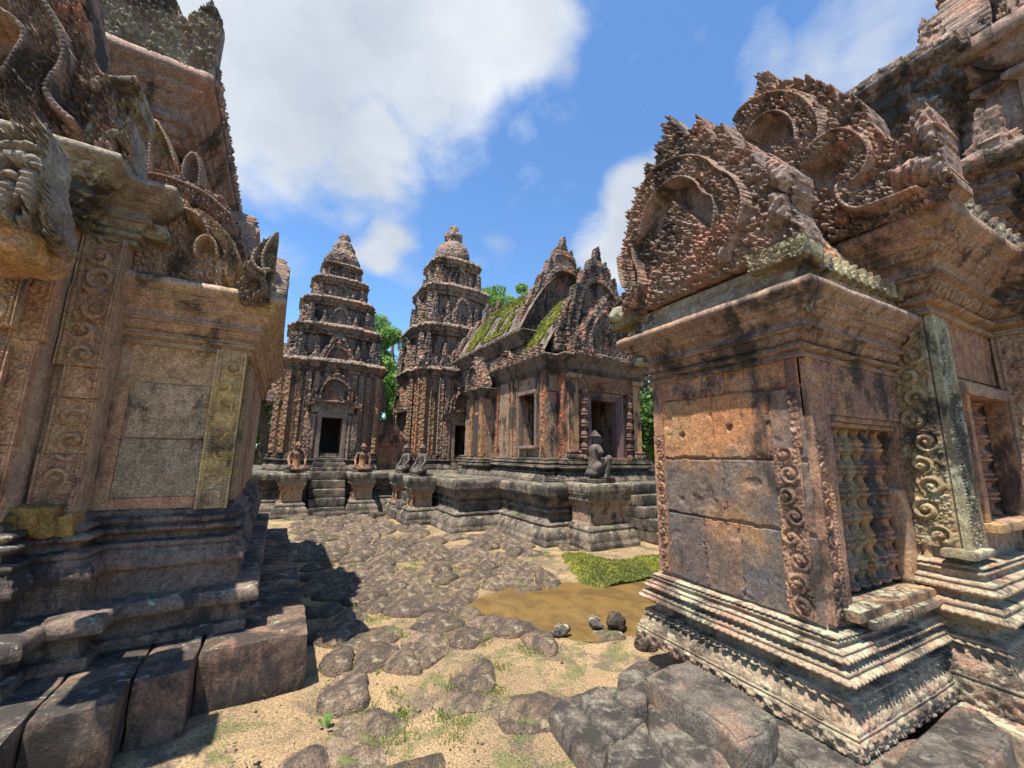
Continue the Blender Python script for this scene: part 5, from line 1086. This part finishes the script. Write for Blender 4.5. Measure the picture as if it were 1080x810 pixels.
tower('taller stone tower with a rounded lotus finial, behind the moss-roofed hall', 5.5, 14.6, 3.3, 1.02,
      (4.25, [(1.58, 4.45, 5.75, 6.2), (1.25, 6.18, 7.45, 7.9), (.90, 7.88, 8.75, 9.15)]), 25,
      [(.62, 9.1), (.74, 9.3), (.72, 9.7), (.58, 10.05), (.36, 10.25), (.28, 10.3), (.38, 10.45), (.38, 10.65), (.22, 10.76), (.14, 10.8), (.2, 10.95), (.1, 11.1), (.0, 11.15)])
# ------------------------------------------------------------------ moss-roofed hall
def hall():
    B = thing('temple_hall', 'stone hall with moss on its roofs, an open window and three flame-leaf gables', 'temple', FC, (5.1, 7.2, 1.0)); z0 = 1.0; R_ = .016
    body = [(5.45, 6.92), (7.75, 6.92), (7.75, 7.2), (8.1, 7.2), (8.1, 9.9), (7.7, 9.9), (7.7, 12.6), (5.5, 12.6), (5.5, 9.9), (5.1, 9.9), (5.1, 7.2), (5.45, 7.2)]
    mb = MB(); sweep(mb, body, base_prof(z0-.02, .56, .30), du=.018, amp=.02, wr=.012, skip=(3, 4, 5, 6), cap=False); mb.build('base', S_terr, B)
    zc = 3.42; wy0, wy1, wz0, wz1 = 7.55, 8.25, 1.78, 3.0; dx0, dx1 = 6.02, 7.12; zd = 3.02
    b2 = [(5.45, 6.92), (dx0, 6.92), (dx0, 8.3), (dx1, 8.3), (dx1, 6.92), (7.75, 6.92), (7.75, 7.2), (8.1, 7.2), (8.1, 9.9), (7.7, 9.9), (7.7, 12.6), (5.5, 12.6), (5.5, 9.9), (5.1, 9.9), (5.1, wy1), (5.75, wy1), (5.75, wy0), (5.1, wy0), (5.1, 7.2), (5.45, 7.2)]
    b1 = [p for i, p in enumerate(b2) if i not in (14, 15, 16, 17)]
    mb = MB(); sweep(mb, b1, [(0, 1.3), (0, wz0)], du=.05, wr=.006); sweep(mb, b2, [(0, wz0), (0, wz1)], du=.05, wr=.006, cap=False); sweep(mb, body, [(0, wz1+.02), (0, zc+.05)], du=.05, wr=.006); mb.build('wall', S_farplain, B)
    mb = MB()
    W_ = (0, -1, 0), (-1, 0, 0)
    for y, w, k, tn in ((7.30, .18, 'leafy', (1.1, .75, .6)), (8.50, .16, 'leafy', (1.05, .85, .7)), (8.68, .12, 'plain', (1.0, .85, .75)), (9.05, .5, 'plain', (.95, .9, .85)), (9.5, .16, 'leafy', (1.1, .75, .6)), (9.75, .2, 'plain', (1, .9, .8))):
        mb = MB(); panel(mb, (5.08, y, 1.52), *W_, w, 1.92, R_, k, .03, int(y*7), .02, tn, back=.05, period=.05); mb.build('pilaster', S_farplain, B)
    mb = MB(); panel(mb, (5.42, 7.06, 1.52), *W_, .24, 1.92, R_, 'lumps', .03, 3, .02, (1.15, .72, .55), back=.05, period=.05); mb.build('pilaster', S_farplain, B)
    for x, w, k, tn in ((5.60, .27, 'plain', (1.15, .95, .75)), (7.60, .27, 'plain', (1.35, 1.15, .8))):
        mb = MB(); panel(mb, (x, 6.885, 1.52), (1, 0, 0), (0, -1, 0), w, 1.92, R_, k, .03, int(x*7), .03, tn, back=.05)
        mb.box((x, 6.86, 1.56), (w+.14, .16, .10), res=.03, rnd=.02, nz=.01); mb.box((x, 6.86, 1.66), (w+.08, .14, .06), res=.03, rnd=.02, nz=.01); mb.box((x, 6.86, 3.36), (w+.1, .14, .10), res=.03, rnd=.02, nz=.01); mb.build('pilaster', S_farplain, B)
    f = MB()
    for y in (wy0-.03, wy1+.03): f.box((5.07, y, (wz0+wz1)/2), (.14, .08, wz1-wz0+.02), res=.05, rnd=.01, nz=.005, tint=(.8, .8, .8))
    f.box((5.065, (wy0+wy1)/2, wz1+.04), (.15, wy1-wy0+.14, .09), res=.05, rnd=.01, nz=.005, tint=(.8, .8, .8)); f.box((5.05, (wy0+wy1)/2, wz0-.03), (.2, wy1-wy0+.16, .07), res=.05, rnd=.01, nz=.008); w_ = f.build('window', S_lintel, B)
    d = MB(); d.box((5.42, (wy0+wy1)/2, (wz0+wz1)/2), (.06, wy1-wy0, wz1-wz0), res=.2, rnd=.002, nz=0); d.build('window_shade_panel', S_int, w_)  # dark sheet set forward in the notch, painting the unlit room behind
    f = MB()
    for i, (t, o) in enumerate(((.07, .03), (.05, .01), (.05, -.02))):
        e = sum((.07, .05, .05)[:i]); a0, a1, b1_ = dx0-.02+e, dx1+.02-e, zd+.02-e
        f.box((a0+t/2, 6.90-o+.1, (1.45+b1_)/2), (t, .2, b1_-1.45), res=.06, rnd=.008, nz=.004, tint=(.85, .75, .85)); f.box((a1-t/2, 6.90-o+.1, (1.45+b1_)/2), (t, .2, b1_-1.45), res=.06, rnd=.008, nz=.004, tint=(.85, .75, .85)); f.box(((a0+a1)/2, 6.90-o+.101, b1_-t/2), (a1-a0, .2, t), res=.06, rnd=.008, nz=.004, tint=(.85, .75, .8))
    f.box(((dx0+dx1)/2, 6.88, 1.49), (1.3, .3, .09), res=.05, rnd=.01, nz=.008, tint=(1.2, 1, .8))
    d_ = f.build('door_frame', S_lintel, B)
    c = MB()
    for x in (5.88, 7.30): c = MB(); baluster(c, (x, 6.84), 1.5, 3.05, .085, 14, 6, (.8, .65, .62)); c.build('colonnette', S_lintel, B)
    d = MB(); d.box(((dx0+dx1)/2, 8.26, 2.2), (dx1-dx0, .06, 1.7), res=.3, rnd=.002, nz=0); d.box((6.25, 7.9, 2.1), (.08, .4, 1.5), res=.1, rnd=.01, nz=.004, tint=3.0); d.build('doorway_shade_panel', S_int, B)  # near-black panel closes the passage, its shade painted in
    l = MB(); panel(l, (6.6, 6.87, 3.06), (1, 0, 0), (0, -1, 0), 1.75, .36, R_, 'lumps', .06, 3, .0, (1, .85, .75), back=.1, period=.06); l.build('lintel', S_far, B)
    mb = MB(); sweep(mb, body, corn_prof(zc, .42, .24), du=.018, amp=.025, wr=.014, skip=(4, 5)); mb.build('cornice', S_dark, B)
    # roofs
    mb = MB(); roof(mb, 4.92, 8.28, 7.1, 8.15, 3.84, 1.9, 'y', seed=4, wav=.015); mb.build('roof', S_dark, B)
    mb = MB(); sweep(mb, rect(5.15, 8.2, 8.05, 12.3), [(0, 3.8), (0, 4.35)]+[(a, b) for a, b, *c in corn_prof(4.33, .34, .26)], du=.05, wr=.01); mb.build('upper_wall', S_dark, B)
    mb = MB(); roof(mb, 4.95, 8.25, 8.2, 12.4, 4.66, 2.0, 'y', seed=6, wav=.015)
    for i in range(26): mb.lathe((4.93, 8.3+i*.155, 4.62), [(.0, 0), (.055, .01), (.06, .09), (.03, .13), (0, .14)], 8)
    mb.build('upper_roof', S_dark, B)
    # moss on the west slopes
    def moss(mb, x0, xc, y0, y1, z0_, h_, thr, seed):
        U_, Vv = np.meshgrid(np.linspace(.04, .80, 60), np.linspace(y0, y1, int((y1-y0)/.03)), indexing='ij'); a = 1-U_
        x = xc-(xc-x0)*a; z = z0_+h_*(1-a**1.7)+.03+.05*np.abs(fbm(P3(U_*2, Vv), .12, 3, seed))+.02*lumps(U_*2, Vv, .05, seed, False)
        G = np.stack([x-.02, Vv, z], -1); msk = (fbm(P3(U_*1.6, Vv), .35, 3, seed+4) > thr)[:-1, :-1]; mb.grid(G, 1.0+.35*fbm(G, .1, 2, seed+8), mask=msk)
        return G, msk
    mm = MB(); rs = np.random.RandomState(4)
    for args in ((4.92, 6.6, 7.25, 8.05, 3.84, 1.9, -.25, 3), (4.95, 6.6, 8.9, 12.0, 4.66, 2.0, .02, 8)):
        G, msk = moss(mm, *args); C_ = G[:-1, :-1][msk]; C_ = C_[rs.randint(0, len(C_), 2600 if args[2] < 8 else 6000)]+rs.normal(0, .012, (2600 if args[2] < 8 else 6000, 3)); n = len(C_)
        d1 = rs.normal(0, 1, (n, 3))*.016; d2 = rs.normal(0, 1, (n, 3))*.012+np.array([-.01, 0, .035]); V = np.stack([C_-d1, C_+d1, C_+d2], 1).reshape(-1, 3)
        mm.add(V, np.arange(n*3).reshape(n, 3), np.repeat(rs.uniform(.7, 1.5, n), 3))
    mo = mm.build('roof_moss', S_moss, B); mo['kind'] = 'stuff'
    # gables
    def gb(name, x, y, z, w, h, sd, ls=.055): g = MB(); gable_mesh(g, (x, y, z), (1, 0, 0), (0, -1, 0), w, h, R_, .22, sd, ls, 11, .075); g.build(name, S_crest2, B)
    gb('front_gable', 6.6, 6.72, 3.82, 2.25, 1.75, 11); gb('middle_gable', 6.62, 7.06, 3.95, 2.75, 3.0, 12); gb('rear_gable', 6.6, 8.45, 4.6, 3.0, 3.35, 13)
    gb('end_gable', 6.6, 12.4, 4.9, 3.0, 2.4, 14)
    # side porch with its own small gable
    p = MB(); sweep(p, rect(4.62, 9.55, 5.1, 10.5), base_prof(z0-.02, .5, .2)[:], du=.03, amp=.02, wr=.01, skip=(1,)); p.build('porch_base', S_terr, B)
    p = MB(); sweep(p, rect(4.75, 9.62, 5.1, 10.45), [(0, 1.4), (0, 3.1)], du=.05, wr=.006)
    for y in (9.72, 10.36): panel(p, (4.70, y, 1.5), *W_, .2, 1.6, R_, 'leafy', .03, 4, .02, (1.1, .9, .6), back=.06)
    p.build('porch_wall', S_farplain, B)
    d = MB(); d.box((4.735, 10.04, 2.1), (.05, .4, 1.1), res=.2, rnd=.002, nz=0); d.build('doorway_shade_panel', S_int, B)  # no recess here: dark sheet on the wall painted as doorway shade
    p = MB(); sweep(p, rect(4.75, 9.62, 5.1, 10.45), corn_prof(3.08, .28, .18), du=.03, amp=.02, wr=.01, skip=(1,)); p.build('porch_cornice', S_dark, B)
    g = MB(); gable_mesh(g, (4.62, 10.03, 3.34), (0, -1, 0), (-1, 0, 0), 1.15, 1.0, R_, .25, 21, .05, 7, .08); gable_mesh(g, (5.02, 8.9, 3.82), (0, -1, 0), (-1, 0, 0), 1.3, .55, R_, .2, 22, .05, 7, .08); g.build('side_gable', S_crest2, B)
    e = MB()
    for i in range(11): antefix(e, (4.88, 7.15+i*.24, 3.82), *W_, .2, .26, R_, .08, i, .05)
    e.build('eave_ornament', S_crest2, B)
hall()
# ------------------------------------------------------------------ ruin between the towers, distant walls
def brick_ruin():
    B = thing('brick_ruin', 'pinkish crumbling brick wall stump between the two towers', 'ruin', FC, (3.0, 13.4, 1.0)); mb = MB()
    def hf(s, t):
        top = 1.75-.9*np.abs(s-.05)-.3*np.clip(s, 0, 1)+.12*fbm(P3(s, t*.2), .2, 2, 3); j = np.floor(t/.09); br = (((t/.09) % 1) > .12)*((((s+.08*(j % 2))/.17) % 1) > .07)
        return np.where(t < top, .4*br+.6*fbm(P3(s, t), .12, 3, 6)+.3*(lumps(s, t, .08, 4)), np.nan)
    relief(mb, (3.0, 13.2, 1.0), (1, 0, 0), (0, 0, 1), (0, -1, 0), 1.5, 1.95, .02, hf, .07, 1.0, .6, .01, True); mb.build('brick_wall', S_brick, B)
brick_ruin()
def low_wall():
    o = MB(); sweep(o, rect(-8, 21, 14, 21.6), [(0, 0), (0, 1.5), (.08, 1.5), (.08, 1.7), (0, 1.72)], du=.12, amp=.0, wr=.03); w = o.build('laterite_wall', S_lat)
    tag(w, 'long low laterite enclosure wall behind the towers and below the trees', 'wall')
low_wall()
# ------------------------------------------------------------------ fallen blocks near the terrace
def fallen():
    for i, (lab, px, py, d, r) in enumerate((('long worn laterite block lying before the far stairs', 347, 546, (.72, .24, .16), .08), ('short worn block lying to the right of the long one', 397, 547, (.34, .28, .16), .3), ('pale flat stone at the foot of the side-stairs pedestal', 412, 540, (.4, .3, .16), -.2), ('square block leaning beside the near side-stairs pedestal', 407, 533, (.35, .35, .28), .5))):
        p = FC.hit(px, py, 2, 0.0); mb = MB(); mb.box((0, 0, 0), d, rot=r, res=.04, rnd=.05, nz=.025, seed=i); o = mb.build('fallen_block', S_lat if i < 2 else S_terr, smooth=True); w = FC.w(p); o.location = (w[0], w[1], d[2]*.38); tag(o, lab, 'stone block')
fallen()
# ------------------------------------------------------------------ plants
def blades(name, pts, h, wd, mat, seed, n, spread, label=None, cat=None, kind=None):
    rs = np.random.RandomState(seed); P = np.array(pts)[rs.randint(0, len(pts), n)]+np.concatenate([rs.normal(0, spread, (n, 2)), np.zeros((n, 1))], 1)
    P[:, 2] += gh(P[:, 0], P[:, 1]); an = rs.uniform(0, 6.28, n); L_ = np.stack([np.cos(an), np.sin(an), 0*an], -1)*wd; hh = h*rs.uniform(.5, 1.2, n); ln = np.stack([rs.normal(0, .35, n)*hh, rs.normal(0, .35, n)*hh, hh], -1)
    V = np.stack([P-L_, P+L_, P+ln*.6+L_*.6, P+ln], 1).reshape(-1, 3); mb = MB().add(V, np.arange(n*4).reshape(n, 4), np.repeat(rs.uniform(.6, 1.4, n), 4)); o = mb.build(name, mat); tag(o, label, cat, None, kind); return o
def ground_green():
    rs = np.random.RandomState(2)
    c = [(rs.uniform(.3, 3.6), rs.uniform(2.0, 10.2), 0) for _ in range(600)]
    c = [p for p in c if not blocked(p[0], p[1]) and fbm(P3(np.array([p[0]]), np.array([p[1]])), .8, 2, 41)[0] > .05]
    blades('grass', c, .022, .0035, S_grass, 3, 15000, .04, 'short green grass and moss tufts growing in the gaps between the paving stones', 'grass', 'stuff')
    # moss cushion by the pool
    mb = MB(); X, Y = np.meshgrid(np.linspace(3.15, 5.3, 150), np.linspace(4.2, 5.75, 110), indexing='ij')
    pts = [FR.hit(px, py, 2, 0.02)[:2] for px, py in ((586, 584), (600, 604), (628, 616), (665, 618), (712, 612), (722, 596), (705, 584), (672, 586), (648, 592), (612, 582))]
    d, _ = sdpoly(X, Y, list(smooth(pts, 2, True))+[smooth(pts, 2, True)[0]]); ins = inpoly(X, Y, smooth(pts, 2, True)); sd = np.where(ins, d, -d)+fbm(P3(X, Y), .2, 3, 5)*.05
    sd = sd-.08*np.clip(fbm(P3(X, Y), .18, 3, 31), -1, 1)-.02; Z = gh(X, Y)*.5+.035*np.clip(sd/.25, 0, 1)**.7+.045*lumps(X, Y, .13, 3, False)*np.clip(sd/.12, 0, 1)+.02*fbm(P3(X, Y), .3, 3, 8)-.012; mb.grid(np.stack([X, Y, Z], -1), mask=(sd > -.0)[:-1, :-1]); idx = np.argwhere(sd > .01); q = idx[rs.randint(0, len(idx), 16000)]
    C_ = np.stack([X, Y, Z], -1)[q[:, 0], q[:, 1]]+rs.normal(0, .010, (16000, 3))*np.array([1, 1, .3]); an = rs.uniform(0, 6.28, 16000); L_ = np.stack([np.cos(an), np.sin(an), .3+0*an], -1)*.008; t = rs.normal(0, .012, (16000, 3))+np.array([0, 0, .010])
    V = np.stack([C_-L_, C_+L_, C_+t], 1).reshape(-1, 3); mb.add(V, np.arange(48000).reshape(-1, 3), np.repeat(rs.uniform(.45, 1.4, 16000), 3)); o = mb.build('moss_cushion', S_moss); tag(o, 'bright yellow-green moss growing between the muddy pool and the terrace', 'moss', None, 'stuff')
ground_green()
def gravel():
    rs = np.random.RandomState(12); n = 5200; x = rs.uniform(-.6, 4.4, n); y = 1.2+rs.uniform(0, 1, n)**1.5*8.5; keep = np.array([not blocked(a, b) for a, b in zip(x, y)]); x, y = x[keep], y[keep]; n = len(x)
    mb = MB(); r = rs.uniform(.003, .008, n)*(1+1.6*(rs.rand(n) > .95)); z = gh(x, y)+r*.3
    oc = np.array([[1, 0, 0], [0, 1, 0], [-1, 0, 0], [0, -1, 0], [0, 0, .8], [0, 0, -.8]]); fc = np.array([[0, 1, 4], [1, 2, 4], [2, 3, 4], [3, 0, 4], [1, 0, 5], [2, 1, 5], [3, 2, 5], [0, 3, 5]])
    a = rs.uniform(0, 6.28, n); c, s = np.cos(a), np.sin(a); sc = rs.uniform(.6, 1.4, (n, 1, 3)); V = oc[None]*sc*r[:, None, None]; X = V[..., 0]*c[:, None]-V[..., 1]*s[:, None]; Y = V[..., 0]*s[:, None]+V[..., 1]*c[:, None]
    V = np.stack([X+x[:, None], Y+y[:, None], V[..., 2]+z[:, None]], -1); Fq = (fc[None]+np.arange(n)[:, None, None]*6).reshape(-1, 3); t = np.repeat(rs.uniform(.5, 1.8, n), 6); mb.add(V.reshape(-1, 3), Fq, t); o = mb.build('gravel', S_pave); tag(o, 'loose gravel and grit scattered over the sandy courtyard ground', 'gravel', None, 'stuff')
gravel()
def sprout(label, c, n, h, seed):
    rs = np.random.RandomState(seed); mb = MB(); c = np.array(c)
    for i in range(n):
        a = rs.uniform(0, 6.28); b = c+np.array([math.cos(a)*.01, math.sin(a)*.01, 0]); t = c+np.array([math.cos(a)*h*.7, math.sin(a)*h*.7, h*rs.uniform(.5, 1)]); m_ = (b+t)/2+np.array([0, 0, h*.25]); s_ = np.array([-math.sin(a), math.cos(a), 0])*h*.16
        mb.add([b, m_-s_, t, m_+s_], np.array([[0, 1, 2, 3]]), rs.uniform(.7, 1.3))
    o = mb.build('weed', S_leaf2); tag(o, label, 'plant')
for i, (px, py, z, n, h, lab) in enumerate(((68, 700, .36, 14, .11, 'small green fern growing out of the left temple plinth'), (280, 735, 0, 8, .05, 'tiny green weed at the foot of the left plinth block'), (343, 768, 0, 10, .07, 'green weed on the sand below the left plinth'), (378, 640, 0, 10, .07, 'green weed between the dark stones right of the left plinth'), (358, 686, .0, 8, .05, 'pale weed in the sand gap near the left plinth corner'), (372, 600, .0, 12, .08, 'leafy weed in the shade line beside the left plinth'))):
    sprout(lab, FR.hit(px, py, 2, z), n, h, i)
# ------------------------------------------------------------------ trees
def tree(label, x, y, h, r, mat, seed, n=7000, grp='trees behind the temple', leaf=.10, zc=.62, zr=.42):
    zr = min(.42, 1.25*r/h); zc = .97-zr; rs = np.random.RandomState(seed); T = bpy.data.objects.new('tree', None); COL.objects.link(T); w = FC.w((x, y, 0)); T.location = w; META[T.name] = {'o': np.zeros(3)}; tag(T, label, 'tree', grp)
    mb = MB(); P = [(0, 0, 0), (rs.normal()*.1, rs.normal()*.1, h*.25), (rs.normal()*.3, rs.normal()*.3, h*.5), (rs.normal()*.4, rs.normal()*.4, h*.78)]; mb.tube(P, [h*.03, h*.024, h*.018, h*.006], 8)
    K = 26; cen = []
    for k in range(K):
        a = rs.uniform(0, 6.28); e = rs.uniform(-.8, 1); q = rs.uniform(.45, .95); c = np.array([math.cos(a)*math.sqrt(1-e*e)*r*q, math.sin(a)*math.sqrt(1-e*e)*r*q, h*zc+e*h*zr*q]); cen.append(c)
        if k < 12: s_ = np.array([0, 0, h*(.3+.03*k)]); mb.tube([s_, (s_+c)/2+np.array([0, 0, .1*h*rs.rand()]), c], [h*.010, h*.007, h*.002], 5)
    mb.build('trunk', S_bark, T)
    cen = np.array(cen); i = rs.randint(0, K, n); d = rs.normal(0, 1, (n, 3)); d /= np.linalg.norm(d, axis=1, keepdims=True); C_ = cen[i]+d*(r*.36*rs.uniform(.3, 1, K))[i][:, None]*rs.uniform(.35, 1.05, n)[:, None]**.6*np.array([1, 1, .8])
    a = rs.normal(0, 1, (n, 3)); a /= np.linalg.norm(a, axis=1, keepdims=True); b = np.cross(a, rs.normal(0, 1, (n, 3))); b /= np.linalg.norm(b, axis=1, keepdims=True); s_ = leaf*rs.uniform(.6, 1.4, (n, 1))
    V = np.stack([C_-a*s_, C_-b*s_*.45, C_+a*s_, C_+b*s_*.45], 1).reshape(-1, 3); MB().add(V, np.arange(n*4).reshape(n, 4), np.repeat(rs.uniform(.6, 1.5, n), 4)).build('crown', mat, T)
for args in (('dense green tree seen in the gap left of the left tower', -.7, 21, 7.6, 2.3, S_leaf2, 1, 14000), ('dark green tree behind the left temple, low in the same gap', -1.6, 25, 5.4, 2.6, S_leaf, 2, 12000), ('bright green tree filling the gap between the two towers', 5.6, 24.5, 10.6, 2.9, S_leaf2, 3, 24000), ('smaller green tree at the left of the gap between the two towers', 4.6, 23, 7.0, 2.4, S_leaf2, 4, 14000),
             ('thin feathery tree rising behind the mossy hall roof', 12.3, 22.3, 14.0, 2.4, S_leaf2, 5, 9000), ('green tree glimpsed right of the hall doorway', 17.6, 15, 9.6, 3.0, S_leaf2, 6, 14000), ('dark tree glimpsed low right of the hall doorway', 20.5, 17.2, 5.6, 3.2, S_leaf, 7, 12000), ('low bushy tree behind the near temple, closing the view east of the hall', 12.5, 9.5, 5.0, 2.6, S_leaf, 10, 12000), ('round bushy tree low behind the left temple', -5.5, 19, 5.0, 3.2, S_leaf, 11, 10000), ('broad tree beyond the far wall, hidden mostly by the left tower', -.5, 30, 8.0, 4.0, S_leaf, 8), ('tall tree far beyond the central tower', 7.5, 32, 10.5, 4.0, S_leaf, 9)):
    a = list(args); tree(*a[:7], **({'n': a[7]} if len(a) > 7 else {}))
